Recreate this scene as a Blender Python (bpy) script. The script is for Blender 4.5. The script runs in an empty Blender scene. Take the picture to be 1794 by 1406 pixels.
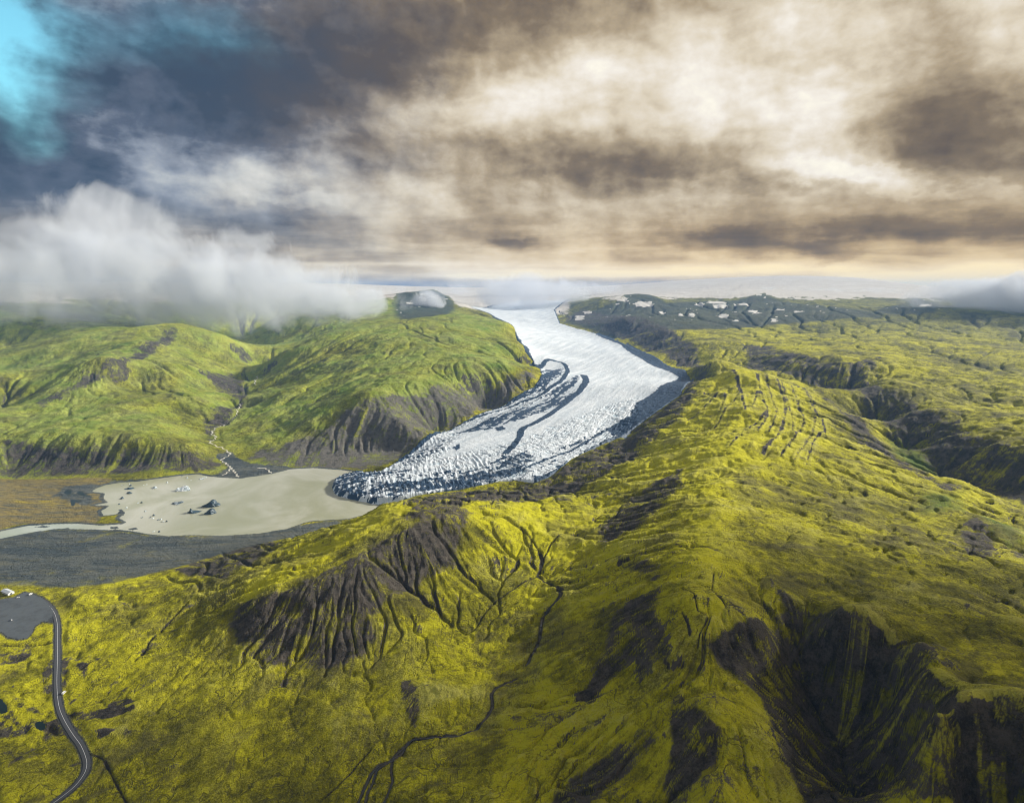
import bpy, math, random
import numpy as np

# ------------------------------------------------------------------ camera, sun, sky, exposure
SC = bpy.context.scene
H = 520.0                      # camera height above the lake, metres
F = 1069.0                     # focal length in photograph pixels (1794 wide)
PITCH = math.atan((703 - 510) / F)
SUN_AZ, SUN_EL = 66.0, 23.0
SUN_STRENGTH, SUN_ANGLE = 3.0, 5.0
EXPOSURE = 1.4
SKY_STRENGTH = 0.10
HAZE_DENSITY = 3.1e-5
SHADE_X, SHADE_Y, SHADE_DENSITY = -60.0, 150.0, 0.0026

cam_d = bpy.data.cameras.new('camera'); cam = bpy.data.objects.new('camera', cam_d)
SC.collection.objects.link(cam); SC.camera = cam
cam.location = (0, 0, H); cam.rotation_euler = (math.radians(90) - PITCH, 0, 0)
cam_d.sensor_width = 36; cam_d.lens = 36 * F / 1794; cam_d.clip_start = 1; cam_d.clip_end = 200000

sun_d = bpy.data.lights.new('sun', 'SUN'); sun = bpy.data.objects.new('sun', sun_d)
SC.collection.objects.link(sun)
sun_d.energy = SUN_STRENGTH; sun_d.angle = math.radians(SUN_ANGLE); sun_d.color = (1.0, 0.95, 0.85)
sun.rotation_euler = (math.radians(90 - SUN_EL), 0, math.radians(180 - SUN_AZ))
sun.location = (3000, 1500, 3000)

SC.cycles.filter_width = 1.1; SC.cycles.volume_bounces = 3; SC.cycles.max_bounces = 8
vs = SC.view_settings
vs.view_transform = 'Standard'; vs.look = 'None'; vs.exposure = EXPOSURE; vs.gamma = 1; vs.use_curve_mapping = False


class NT:
    """small helper to write node trees as expressions"""
    def __init__(s, tree): s.t = tree; s.n = tree.nodes; s.l = tree.links
    def new(s, kind, **kw):
        n = s.n.new(kind)
        for k, v in kw.items(): setattr(n, k, v)
        return n
    def put(s, sock, v):
        if isinstance(v, bpy.types.NodeSocket): s.l.new(v, sock)
        elif v is not None: sock.default_value = v
    def math(s, op, a, b=None, c=None, clamp=False):
        n = s.new('ShaderNodeMath', operation=op, use_clamp=clamp)
        s.put(n.inputs[0], a)
        if b is not None: s.put(n.inputs[1], b)
        if c is not None: s.put(n.inputs[2], c)
        return n.outputs[0]
    def add(s, a, b): return s.math('ADD', a, b)
    def sub(s, a, b): return s.math('SUBTRACT', a, b)
    def mul(s, a, b): return s.math('MULTIPLY', a, b)
    def mad(s, a, b, c): return s.math('MULTIPLY_ADD', a, b, c)
    def vec(s, op, a, b=None):
        n = s.new('ShaderNodeVectorMath', operation=op)
        s.put(n.inputs[0], a)
        if b is not None: s.put(n.inputs[1], b)
        return n.outputs['Value'] if op in ('DOT_PRODUCT', 'LENGTH') else n.outputs[0]
    def smooth(s, v, lo, hi, a=0.0, b=1.0):
        n = s.new('ShaderNodeMapRange', interpolation_type='SMOOTHSTEP')
        s.put(n.inputs['Value'], v); s.put(n.inputs['From Min'], lo); s.put(n.inputs['From Max'], hi)
        s.put(n.inputs['To Min'], a); s.put(n.inputs['To Max'], b)
        return n.outputs[0]
    def mix(s, f, a, b, blend='MIX'):
        n = s.new('ShaderNodeMix', data_type='RGBA', blend_type=blend)
        s.put(n.inputs[0], f)
        for i, v in ((6, a), (7, b)):
            if not isinstance(v, bpy.types.NodeSocket): v = tuple(v) + (1.0,) if len(v) == 3 else v
            s.put(n.inputs[i], v)
        return n.outputs[2]
    def noise(s, vec, scale, detail=4, rough=0.55, dist=0.0, out='Fac'):
        n = s.new('ShaderNodeTexNoise')
        s.put(n.inputs['Vector'], vec); n.inputs['Scale'].default_value = scale
        n.inputs['Detail'].default_value = detail; n.inputs['Roughness'].default_value = rough
        n.inputs['Distortion'].default_value = dist
        return n.outputs[out]
    def attr(s, name, comp=None):
        n = s.new('ShaderNodeAttribute'); n.attribute_name = name
        if comp is None: return n.outputs['Color']
        if comp == 3: return n.outputs['Alpha']
        sp = s.new('ShaderNodeSeparateColor'); s.l.new(n.outputs['Color'], sp.inputs[0])
        return sp.outputs[comp]
    def comb(s, x, y, z):
        n = s.new('ShaderNodeCombineXYZ')
        for i, v in enumerate((x, y, z)): s.put(n.inputs[i], v)
        return n.outputs[0]


#@@SKY
world = bpy.data.worlds.new('World'); SC.world = world; world.use_nodes = True
def build_sky():
    wt = NT(world.node_tree); wt.n.clear()
    sky = wt.new('ShaderNodeTexSky', sky_type='NISHITA'); sky.sun_disc = False
    sky.sun_elevation = math.radians(SUN_EL); sky.sun_rotation = math.radians(SUN_AZ)
    G = wt.new('ShaderNodeTexCoord').outputs['Generated']
    sep = wt.new('ShaderNodeSeparateXYZ'); wt.l.new(G, sep.inputs[0]); gx, gy, gz = sep.outputs
    az = wt.math('ARCTAN2', gx, gy); el = wt.math('ARCSINE', gz)
    # cloud deck coordinates: the sky flattened on a level sheet, so cloud shapes crowd together towards the horizon
    den = wt.add(wt.math('MAXIMUM', gz, 0.0), .30)
    deck = wt.comb(wt.math('DIVIDE', gx, den), wt.math('DIVIDE', gy, den), 0.0)
    ang = wt.comb(wt.mul(az, 1.0), wt.mul(el, 1.7), 3.7)
    wz = wt.new('ShaderNodeTexNoise'); wt.l.new(ang, wz.inputs['Vector']); wz.inputs['Scale'].default_value = 6; wz.inputs['Detail'].default_value = 3; wz.inputs['Roughness'].default_value = .6
    w2 = wt.new('ShaderNodeTexNoise'); wt.l.new(deck, w2.inputs['Vector']); w2.inputs['Scale'].default_value = 2.3; w2.inputs['Detail'].default_value = 7; w2.inputs['Roughness'].default_value = .62; w2.inputs['Distortion'].default_value = .12
    wv = wt.vec('SUBTRACT', wz.outputs['Color'], (.5, .5, .5)); wv = wt.vec('MULTIPLY', wv, (.13, .10, 0))
    pos = wt.vec('ADD', wt.comb(az, el, 0.0), wv)
    wf = wt.noise(ang, 16, 8, .6, 0, 'Color'); crisp = wt.vec('ADD', wt.comb(az, el, 0.0), wt.vec('MULTIPLY', wt.vec('SUBTRACT', wf, (.5, .5, .5)), (.13, .075, 0)))
    def blobs(lst, start, pos=pos, hard=False):
        acc = start
        for (px, py, rx, ry, rot, amp) in lst:
            a, t = ray(px, py); e = math.atan(-t)
            mp = wt.new('ShaderNodeMapping', vector_type='TEXTURE')
            wt.l.new(pos, mp.inputs[0]); mp.inputs['Location'].default_value = (a, e, 0)
            mp.inputs['Rotation'].default_value = (0, 0, math.radians(rot)); mp.inputs['Scale'].default_value = (rx / F, ry / F, 1)
            d2 = wt.vec('DOT_PRODUCT', mp.outputs[0], mp.outputs[0])
            acc = wt.mad(wt.math('EXPONENT', wt.mul(wt.math('POWER', d2, 2.0) if hard else d2, -1.0)), amp, acc)
        return acc
    iso = wt.comb(wt.mul(az, 1.0), wt.mul(el, 1.35), 3.7)
    iso = wt.vec('ADD', iso, wt.vec('MULTIPLY', wv, (.3, .3, 0)))
    def puff(off): return wt.noise(wt.vec('ADD', iso, off), 7.5, 6, .52)
    p0, p1 = puff((0, 0, 0)), puff((.022, .020, 0))
    q0, q1 = wt.noise(iso, 21, 6, .56), wt.noise(wt.vec('ADD', iso, (.008, .008, 0)), 21, 6, .56)
    lit = wt.add(wt.mul(wt.sub(p0, p1), .95), wt.mul(wt.sub(q0, q1), .38))
    fine = wt.noise(iso, 13, 8, .58); streak = wt.noise(wt.comb(wt.mul(az, 1.0), wt.mul(el, 8.0), 1.3), 7, 7, .6, .3)
    lowf = wt.smooth(el, .03, .17, 1.0, 0.0)
    nz = wt.add(wt.mul(wt.sub(w2.outputs[0], .5), .66), wt.add(wt.mul(wt.sub(p0, .5), .26), wt.mul(lit, wt.math('SUBTRACT', 1.0, wt.mul(lowf, .6)))))
    nz = wt.add(nz, wt.mul(wt.mul(wt.sub(streak, .5), .75), lowf))
    # light (+) and heavy (-) parts of the cloud cover: column, row, half width, half height, turn, amount
    B = blobs([(1450,110,520,300,0,.15),(250,250,110,120,-35,.13),(80,300,330,170,0,-.36),(520,95,420,95,12,-.42),(400,150,160,90,0,-.25),(960,15,230,60,10,-.28),(760,330,330,60,0,.06),
               (880,190,190,60,10,.24),(1180,110,230,90,0,.09),(1230,195,160,60,0,.24),(1000,130,120,60,0,.1),(1540,90,150,110,-10,-.14),(1700,40,120,60,0,.16),(1740,130,90,70,0,.10),(1120,262,280,52,-3,-.27),(1020,300,260,30,0,-.14),
               (1430,200,70,110,25,.20),(1460,285,190,28,-12,.26),(1700,270,160,60,-5,-.24),(1620,200,120,80,0,-.10),(1560,395,330,28,-2,-.26),(1000,380,200,40,0,-.02),
               (430,310,80,28,0,.26),(480,350,120,30,0,.10),(60,385,110,24,0,.20),(260,255,90,60,-40,.12),(600,340,160,40,0,.1),(900,425,60,10,0,-.14),
               (900,466,800,30,0,.22),(300,430,300,60,0,-.06)], wt.mad(nz, 1.0, .55))
    B = blobs([(1275,426,85,19,-3,-.20),(1440,437,58,11,-4,-.18),(905,427,44,9,0,-.14),(1720,275,130,60,-6,-.14),(1640,398,240,17,-2,-.15),(1130,272,260,30,-3,-.13),(1040,302,200,16,0,-.10),(1220,335,240,13,-2,-.09),
               (1440,235,48,60,25,.16),(1490,300,140,15,-12,.20),(1600,330,150,10,-10,.13),(1190,128,75,48,10,.06),(1065,95,50,34,0,.10),(890,190,95,40,8,.13),(760,172,45,22,0,.09),(430,308,75,24,5,.16),(490,346,120,11,2,.12),(1450,145,55,18,0,.12),
               (216,196,24,70,-32,.13),(290,258,28,72,-42,.13),(146,262,18,58,-30,.09),(62,258,95,38,0,-.10),(180,292,60,40,20,-.09),(640,120,220,46,14,-.10),(420,60,180,40,10,-.08),(1560,60,110,60,-14,-.12),(1690,180,100,40,0,-.09),(700,262,150,22,6,-.10)], B, crisp, True)
    calmp = wt.vec('ADD', wt.comb(az, el, 0.0), wt.vec('MULTIPLY', wt.vec('SUBTRACT', wz.outputs['Color'], (.5, .5, .5)), (.16, .008, 0)))
    B = blobs([(860,484,90,4,0,.45),(1110,480,130,5,0,.5),(1690,498,130,13,2,1.0),(1600,485,220,12,0,.4),(1480,470,300,8,0,.15),(470,488,130,5,0,.35),(480,478,90,4,0,.2),(640,462,160,4,0,.25),(1300,470,260,6,0,.15),(900,478,500,10,0,.18),
               (1275,425,75,15,-4,-.34),(1440,437,55,9,-5,-.30),(905,427,45,7,0,-.22),(1600,410,260,12,-2,-.16),(1150,455,60,5,0,-.12)], B, calmp)
    B = wt.math('MINIMUM', wt.math('MAXIMUM', B, 0.0), 1.15)
    warm = wt.smooth(wt.add(az, wt.mul(wt.sub(fine, .5), .3)), -.52, -.02)
    warm = wt.math('MAXIMUM', warm, wt.smooth(el, .02, .13, .9, 0.0))
    def ramp(stops):
        n = wt.new('ShaderNodeValToRGB'); wt.l.new(wt.mul(B, .85), n.inputs[0]); r = n.color_ramp
        while len(r.elements) < len(stops): r.elements.new(.5)
        for e, (p, c) in zip(r.elements, stops): e.position = p * .85; e.color = c + (1,)
        return n.outputs[0]
    cold = ramp([(0, (.050, .078, .125)), (.25, (.105, .135, .195)), (.5, (.30, .34, .41)), (.75, (.56, .59, .60)), (1.0, (.80, .80, .76))])
    hot = ramp([(0, (.13, .105, .09)), (.25, (.23, .178, .125)), (.5, (.46, .370, .250)), (.75, (.74, .650, .50)), (1.0, (.93, .87, .78)), (1.15, (1.05, 1.0, .86))])
    c = wt.mix(warm, cold, hot)
    gold = wt.mul(wt.smooth(el, .0, .16, 1.0, 0.0), wt.smooth(az, -.3, .35, .35, 1.0))
    c = wt.mix(gold, c, (1.20, .97, .55), 'MULTIPLY')
    k = 2.0 ** -EXPOSURE
    b_cl = wt.new('ShaderNodeBackground'); wt.l.new(c, b_cl.inputs[0]); b_cl.inputs['Strength'].default_value = k
    b_sky = wt.new('ShaderNodeBackground'); wt.l.new(wt.mix(1.0, sky.outputs[0], (.62, 1.15, 1.02), 'MULTIPLY'), b_sky.inputs[0]); b_sky.inputs['Strength'].default_value = SKY_STRENGTH
    gap = blobs([(-30,25,95,85,0,1.0),(20,190,60,60,0,.30),(330,60,170,60,0,.30)], 0.0)
    gap = wt.mul(gap, wt.mad(nz, 1.8, 1.0))
    gap = wt.smooth(gap, .12, .95)
    mx = wt.new('ShaderNodeMixShader'); wt.l.new(gap, mx.inputs[0]); wt.l.new(b_cl.outputs[0], mx.inputs[1]); wt.l.new(b_sky.outputs[0], mx.inputs[2])
    wo = wt.new('ShaderNodeOutputWorld'); wt.l.new(mx.outputs[0], wo.inputs[0])
cp, sp_ = math.cos(PITCH), math.sin(PITCH)
def ray(px, py):
    rx = (px - 897) / F; ru = (703 - py) / F
    dx, dy, dz = rx, cp + ru * sp_, -sp_ + ru * cp
    return math.atan2(dx, dy), -dz / math.hypot(dx, dy)
build_sky()
world.cycles.sampling_method = 'MANUAL'; world.cycles.sample_map_resolution = 1024
#@@ENDSKY

# ------------------------------------------------------------------ numbers: noise, grids, surveying
rng = np.random.default_rng(7)
PERM = np.concatenate([rng.permutation(512)] * 2).astype(np.int32)
_ang = rng.random(512) * 2 * np.pi
GX, GY = np.cos(_ang).astype(np.float32), np.sin(_ang).astype(np.float32)

def pnoise(x, y):
    x = np.asarray(x, np.float32); y = np.asarray(y, np.float32)
    xi = np.floor(x); yi = np.floor(y); fx = x - xi; fy = y - yi
    xi = xi.astype(np.int32) & 511; yi = yi.astype(np.int32) & 511
    x1 = (xi + 1) & 511; y1 = (yi + 1) & 511
    def g(a, b, dx, dy):
        h = PERM[PERM[a] + b]
        return GX[h] * dx + GY[h] * dy
    u = fx * fx * fx * (fx * (fx * 6 - 15) + 10); v = fy * fy * fy * (fy * (fy * 6 - 15) + 10)
    a = g(xi, yi, fx, fy); b = g(x1, yi, fx - 1, fy); c = g(xi, y1, fx, fy - 1); d = g(x1, y1, fx - 1, fy - 1)
    return ((a + u * (b - a)) + v * ((c + u * (d - c)) - (a + u * (b - a)))) * 1.5

def fbm(x, y, oct=5, gain=0.5, lac=2.03, ridged=False):
    s = 0; a = 1.0; t = 0
    for i in range(oct):
        n = pnoise(x + 17.3 * i, y - 31.7 * i)
        if ridged: n = 1 - 2 * np.abs(n)
        s = s + a * n; t += a; a *= gain; x = x * lac; y = y * lac
    return s / t

def sst(x, lo, hi):
    t = np.clip((x - lo) / (hi - lo), 0, 1); return t * t * (3 - 2 * t)

def blur(a, r, it=2):
    for _ in range(it):
        for ax in (0, 1):
            p = np.concatenate([np.repeat(a.take([0], ax), r + 1, ax), a, np.repeat(a.take([-1], ax), r, ax)], ax)
            c = np.cumsum(p, ax, dtype=np.float64); n = a.shape[ax]
            hi = c.take(range(2 * r + 1, 2 * r + 1 + n), ax); lo = c.take(range(0, n), ax)
            a = ((hi - lo) / (2 * r + 1)).astype(np.float32)
    return a

def seg(a, b, n, last=False): return list(np.linspace(a, b, n, endpoint=last))
D2R = math.pi / 180
AZ = np.array(seg(-84, -44, 40) + seg(-44, 44, 1020) + seg(44, 84, 41, True)) * D2R
LN = np.array(seg(math.log(60), math.log(380), 60) + seg(math.log(380), math.log(3600), 700)
              + seg(math.log(3600), math.log(7000), 110) + seg(math.log(7000), math.log(22000), 61, True))
NR, NC = len(LN), len(AZ)
AA, LL = np.meshgrid(AZ, LN); DD = np.exp(LL)
X = (DD * np.sin(AA)).astype(np.float32); Y = (DD * np.cos(AA)).astype(np.float32)
U = AA * F; V = LL * F            # log-polar survey chart: same scale both ways


# survey: points seen in the photograph, with an estimated height above the lake
SEEN = [
 # plain and lake bed
 (0,850,3),(90,845,3),(180,838,4),(300,830,4),(400,838,2),(500,826,2),(300,880,-3),(450,870,-3),(560,850,-3),(450,905,-3),(600,890,-3),
 (60,880,3),(120,900,2),(0,960,4),(150,965,4),(300,950,3),(450,945,6),(540,925,5),(0,1000,5),(150,1000,6),(250,990,7),
 # left hill
 (0,832,6),(100,830,6),(200,826,7),(300,822,8),(370,815,6),(395,803,7),
 (0,762,75),(60,766,75),(150,770,72),(250,776,64),(320,778,54),(350,792,32),
 (0,705,108),(60,705,115),(100,690,135),(150,662,175),(200,638,218),(260,602,268),(310,572,312),
 (110,705,112),(160,685,135),(215,660,165),(275,625,215),
 (250,700,115),(300,660,152),(350,700,92),(330,640,180),(380,640,140),(400,600,225),(380,680,85),(200,730,92),(280,745,78),
 (100,640,190),(0,650,160),(0,600,250),(100,600,262),(170,575,312),(0,570,330),
 # ravine of the pale stream
 (400,815,5),(400,800,8),(370,765,17),(390,742,27),(415,715,40),(425,690,52),(440,665,70),(450,640,92),(440,610,135),(430,585,195),
 (360,745,40),(385,715,62),(405,690,75),
 (475,660,108),(455,700,68),(430,740,40),(450,780,24),(500,740,52),(420,770,22),
 # left plateau
 (500,620,190),(560,590,262),(620,570,305),(560,640,168),(560,700,97),(640,640,186),(700,600,262),(760,575,308),(820,552,352),(880,570,300),
 (905,600,235),(915,620,190),(925,640,158),(880,640,190),(820,650,182),(740,672,165),(650,692,148),(560,735,80),(500,690,95),
 (850,710,60),(760,752,33),(680,792,12),(600,812,4),(520,815,4),(460,815,5),(800,692,115),(700,742,82),(620,760,55),(520,775,35),
 # glacier surface
 (610,850,14),(680,855,16),(650,832,14),(700,805,24),(760,782,36),(830,790,42),(900,805,40),(950,830,33),(900,838,28),(800,850,20),(1000,808,44),
 (1000,740,75),(1080,750,68),(900,730,70),(850,755,52),(950,690,95),(1050,680,106),(1130,700,95),(1190,660,115),(1100,630,132),(1010,640,126),
 (950,620,152),(1040,600,172),(960,580,222),(930,560,272),(1000,575,232),(880,545,312),(800,530,392),(930,645,124),(880,700,80),(720,790,24),
 # right wall of the glacier and far plateau
 (1060,590,192),(1120,613,148),(1195,640,120),(1215,665,112),(1010,545,330),(1100,560,302),(1160,580,248),(1225,600,215),(1245,640,178),
 (1300,580,240),(1300,600,210),(1400,580,240),(1400,610,208),(1500,560,300),(1500,600,215),(1600,560,300),(1600,600,215),(1700,600,215),(1794,600,212),
 (1700,650,160),(1600,650,166),(1794,650,160),(1700,700,118),(1794,720,108),(1600,690,132),(1550,672,148),(1640,722,118),(1720,765,100),(1794,795,88),
 (1310,608,200),(1400,625,192),(1470,640,175),(1330,645,140),(1400,662,120),(1460,672,110),
 # canyon floor and rims
 (1480,690,80),(1530,740,48),(1580,785,30),(1650,835,17),(1720,860,10),(1794,890,14),(1440,682,140),(1500,742,97),(1560,800,76),(1620,832,64),(1690,855,56),(1794,905,40),
 # striped ridge
 (1290,657,190),(1245,672,166),(1350,667,180),(1410,690,152),(1230,720,140),(1300,720,166),(1380,720,150),(1150,760,100),(1200,790,116),(1120,800,76),(1300,780,150),
 (1400,780,130),(1480,770,105),(1240,850,146),(1235,900,150),(1220,980,156),(1200,1050,150),(1180,1120,130),(1200,1200,112),(1180,1300,90),(1180,1400,70),
 (1100,760,68),(1060,790,56),
 # left flank of the spine and the inner valley
 (1130,880,95),(1060,900,80),(1050,960,85),(1000,1000,66),(960,930,74),(945,990,64),(950,1060,54),(940,1130,47),(920,1180,41),(860,1250,34),(720,1300,27),(650,1400,21),
 (1050,850,68),(1000,870,60),(960,858,36),(870,885,78),(800,882,100),(740,885,108),(680,892,84),(640,908,62),
 # middle hill
 (560,960,74),(640,930,100),(720,920,116),(800,910,112),(700,1000,80),(640,1000,88),(560,1020,82),(480,1040,70),(430,1080,52),
 (400,1130,34),(500,1160,34),(640,1135,41),(780,1080,48),(850,1000,60),(820,950,88),(430,990,44),(350,1000,28),(300,1030,24),(250,1060,18),(200,1040,11),
 (120,1060,9),(40,1085,8),(0,1040,8),(300,1100,22),(200,1150,16),(130,1200,11),(60,1150,9),(0,1150,9),(0,1250,9),(60,1270,8),(0,1350,11),(100,1350,11),
 (200,1300,15),(200,1400,14),(350,1250,22),(350,1380,20),(500,1300,25),(500,1400,22),(600,1250,30),(780,1200,39),(780,1380,31),(900,1300,44),(900,1400,38),
 (1000,1250,60),(1000,1150,74),(1080,1050,108),(1100,1180,92),(1050,1350,58),
 # right foreground
 (1300,900,142),(1300,1000,150),(1330,1050,142),(1400,900,126),(1400,1000,146),(1500,950,122),(1500,1050,146),(1600,950,116),(1600,1050,146),(1600,1130,150),
 (1700,1000,130),(1700,1100,150),(1700,1200,155),(1794,1000,122),(1794,1100,146),(1794,1200,160),(1794,1290,160),(1650,1260,155),
 (1500,850,104),(1600,880,90),(1700,900,76),(1794,945,86),(1720,920,96),
 (1245,1120,138),(1330,1105,140),(1380,1062,142),(1450,1075,144),(1465,1108,144),(1530,1120,146),(1590,1155,148),(1622,1200,150),(1625,1285,150),
 (1400,1110,118),(1440,1180,94),(1480,1250,70),(1500,1330,54),(1510,1400,44),(1330,1180,112),(1380,1260,88),(1410,1330,66),(1330,1300,100),(1250,1250,112),(1250,1400,86),(1340,1400,80),
 (1560,1220,104),(1580,1310,92),(1600,1390,84),(1700,1300,151),(1700,1400,108),(1794,1400,110),
]
# points behind ridges, off the frame and far away: (column, distance, height)
HIDDEN = [
 (310,4300,270),(150,4500,330),(0,5000,410),(300,5500,420),(500,5000,330),(620,5000,330),(700,5200,370),(560,6500,420),(200,7000,520),(0,7500,540),(400,7500,500),
 (720,6200,486),(775,6600,440),(600,8000,520),(700,9000,515),(900,9000,450),(1000,9500,490),(850,12000,575),(1000,12000,580),(1100,9500,540),(1200,12000,700),(1350,12000,760),(1500,12000,715),
 (1620,12000,560),(1794,12000,420),(600,12000,640),(300,12000,650),(0,12000,620),(1110,6800,482),(1060,6300,425),(1200,6800,440),(1330,7600,505),(1250,6000,345),(1420,7000,440),
 (1560,7500,430),(1600,9000,500),(1700,8000,420),(1794,7000,390),(1290,2720,145),(1380,2650,130),(1480,5800,335),(1660,6000,330),
 (700,1330,40),(760,1330,45),(620,1320,6),(840,1400,40),
 (-700,900,12),(-700,1600,10),(-700,2600,200),(-700,5000,400),(-700,500,12),(-200,800,8),(-200,1600,6),(-200,1150,6),(-250,2200,130),(-200,3200,280),
 (2500,500,150),(2500,900,120),(2500,1600,80),(2500,2600,150),(2500,5000,260),(2000,600,150),(2000,900,90),(2000,1350,20),(2000,1700,70),(2000,2500,140),(2000,3500,200),
 (0,300,12),(300,300,16),(600,300,22),(900,300,32),(1200,300,55),(1450,300,50),(1650,320,100),(1794,300,105),(900,150,40),(1500,150,70),(0,150,15),
 (0,400,12),(300,400,18),(600,400,22),(900,400,35),(1180,400,62),(1500,400,40),(1640,400,92),(2500,250,110),(-700,250,12),
]
for px_ in range(-700, 2600, 400):
    HIDDEN += [(px_, 17000, 500 if px_ < 1500 else 410), (px_, 23000, 400)]
pu, pv, pz = [], [], []
for px_, py_, z_ in SEEN:
    a, t = ray(px_, py_); d = (H - z_) / t
    pu.append(a * F); pv.append(math.log(d) * F); pz.append(z_)
for px_, d_, z_ in HIDDEN:
    a = math.atan((px_ - 897) / F); pu.append(a * F); pv.append(math.log(d_) * F); pz.append(z_)
P = np.array([pu, pv]).T; pz = np.array(pz, float)

def rbf_fit(P, z, reg):
    n = len(P); r = np.linalg.norm(P[:, None] - P[None], axis=2)
    K = r ** 1.6 if False else np.sqrt(r * r + 14 ** 2)
    A = np.zeros((n + 3, n + 3)); A[:n, :n] = -K + np.eye(n) * reg
    A[:n, n:] = np.c_[np.ones(n), P / 1000]; A[n:, :n] = A[:n, n:].T
    return np.linalg.solve(A, np.r_[z, 0, 0, 0])
def rbf_eval(w, P, u, v):
    out = np.full(u.shape, w[-3]) + w[-2] * u / 1000 + w[-1] * v / 1000
    for i in range(len(P)):
        out -= w[i] * np.sqrt((u - P[i, 0]) ** 2 + (v - P[i, 1]) ** 2 + 14 ** 2)
    return out
W = rbf_fit(P, pz, 2.0)

def findex(a, l):
    return np.interp(l, LN, np.arange(NR)), np.interp(a, AZ, np.arange(NC))
def bil(G, fi, fj):
    fi = np.clip(fi, 0, G.shape[0] - 1.001); fj = np.clip(fj, 0, G.shape[1] - 1.001)
    i = fi.astype(np.int32); j = fj.astype(np.int32); a = (fi - i).astype(np.float32); b = (fj - j).astype(np.float32)
    Gr = G.ravel(); n = G.shape[1]; k = i * n + j
    g00 = Gr[k]; g01 = Gr[k + 1]; g10 = Gr[k + n]; g11 = Gr[k + n + 1]
    return (g00 * (1 - b) + g01 * b) * (1 - a) + (g10 * (1 - b) + g11 * b) * a

ST = 3
ui, vj = U[::ST, ::ST], V[::ST, ::ST]
Zc = rbf_eval(W, P, ui, vj).astype(np.float32)
fi_, fj_ = np.meshgrid(np.arange(NR) / ST, np.arange(NC) / ST, indexing='ij')
Z0 = bil(Zc, fi_, fj_).astype(np.float32)
Z0 = blur(Z0, 2, 2)

def march(px, py, Zg=None, lo=330.0):
    """where the sight line through a photograph pixel meets the ground: azimuth, distance"""
    Zg = Z0 if Zg is None else Zg
    a, t = ray(px, py)
    fj = np.interp(a, AZ, np.arange(NC)); j = min(int(fj), NC - 2); b = fj - j
    col = Zg[:, j] * (1 - b) + Zg[:, j + 1] * b
    D = np.exp(LN); g = col - (H - D * t)
    k = np.argmax((g >= 0) & (D > lo))
    if g[k] < 0: k = NR - 2
    k = max(k, 1); q = g[k - 1] / (g[k - 1] - g[k]) if g[k] != g[k - 1] else 0
    q = min(max(q, 0), 1)
    return a, math.exp(LN[k - 1] + q * (LN[k] - LN[k - 1]))

def chart(pts, Zg=None):
    out = []
    for p in pts:
        if len(p) == 3: a, d = math.atan((p[0] - 897) / F), p[2]      # (column, None, distance)
        else: a, d = march(p[0], p[1], Zg)
        out.append((a * F, math.log(d) * F))
    return np.array(out)

def sdf_poly(Q, u, v, pad=60):
    """signed distance (inside positive) on the survey chart, -pad where far"""
    s = np.full(u.shape, -float(pad), np.float32)
    m = (u > Q[:, 0].min() - pad) & (u < Q[:, 0].max() + pad) & (v > Q[:, 1].min() - pad) & (v < Q[:, 1].max() + pad)
    if not m.any(): return s
    x = u[m]; y = v[m]; d2 = np.full(x.shape, 1e12); ins = np.zeros(x.shape, bool); n = len(Q)
    for i in range(n):
        x0, y0 = Q[i]; x1, y1 = Q[(i + 1) % n]; ex, ey = x1 - x0, y1 - y0
        t = np.clip(((x - x0) * ex + (y - y0) * ey) / (ex * ex + ey * ey + 1e-9), 0, 1)
        d2 = np.minimum(d2, (x - x0 - t * ex) ** 2 + (y - y0 - t * ey) ** 2)
        c = (y0 > y) != (y1 > y)
        ins ^= c & (x < ex * (y - y0) / (ey if ey else 1e-9) + x0)
    d = np.sqrt(d2); s[m] = np.maximum(np.where(ins, d, -d), -pad)
    return s

def dist_line(Q, u, v, pad=40, closed=False):
    s = np.full(u.shape, float(pad), np.float32); tt = np.zeros(u.shape, np.float32)
    m = (u > Q[:, 0].min() - pad) & (u < Q[:, 0].max() + pad) & (v > Q[:, 1].min() - pad) & (v < Q[:, 1].max() + pad)
    if not m.any(): return s
    x = u[m]; y = v[m]; d2 = np.full(x.shape, float(pad) ** 2)
    for i in range(len(Q) - 1):
        x0, y0 = Q[i]; ex, ey = Q[i + 1] - Q[i]
        t = np.clip(((x - x0) * ex + (y - y0) * ey) / (ex * ex + ey * ey + 1e-9), 0, 1)
        d2 = np.minimum(d2, (x - x0 - t * ex) ** 2 + (y - y0 - t * ey) ** 2)
    s[m] = np.sqrt(d2); return s

def grid_mesh(name, co, nr, nc, keep=None, flip=False):
    """mesh of a rows x columns sheet of points; keep = bool per cell"""
    idx = np.arange(nr * nc).reshape(nr, nc)
    q = np.stack([idx[:-1, :-1], idx[:-1, 1:], idx[1:, 1:], idx[1:, :-1]], -1)
    q = q.reshape(-1, 4) if keep is None else q[keep]
    used = None
    if keep is not None:
        used = np.unique(q); re = np.zeros(nr * nc, np.int64); re[used] = np.arange(len(used)); q = re[q]; co = co.reshape(-1, 3)[used]
    co = np.ascontiguousarray(co.reshape(-1, 3), np.float32)
    me = bpy.data.meshes.new(name)
    me.vertices.add(len(co)); me.vertices.foreach_set('co', co.ravel())
    me.loops.add(q.size); me.loops.foreach_set('vertex_index', q.ravel().astype(np.int32))
    me.polygons.add(len(q)); me.polygons.foreach_set('loop_start', np.arange(0, q.size, 4, dtype=np.int32))
    me.polygons.foreach_set('use_smooth', np.ones(len(q), bool))
    me.update(calc_edges=True)
    return me, used

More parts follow.
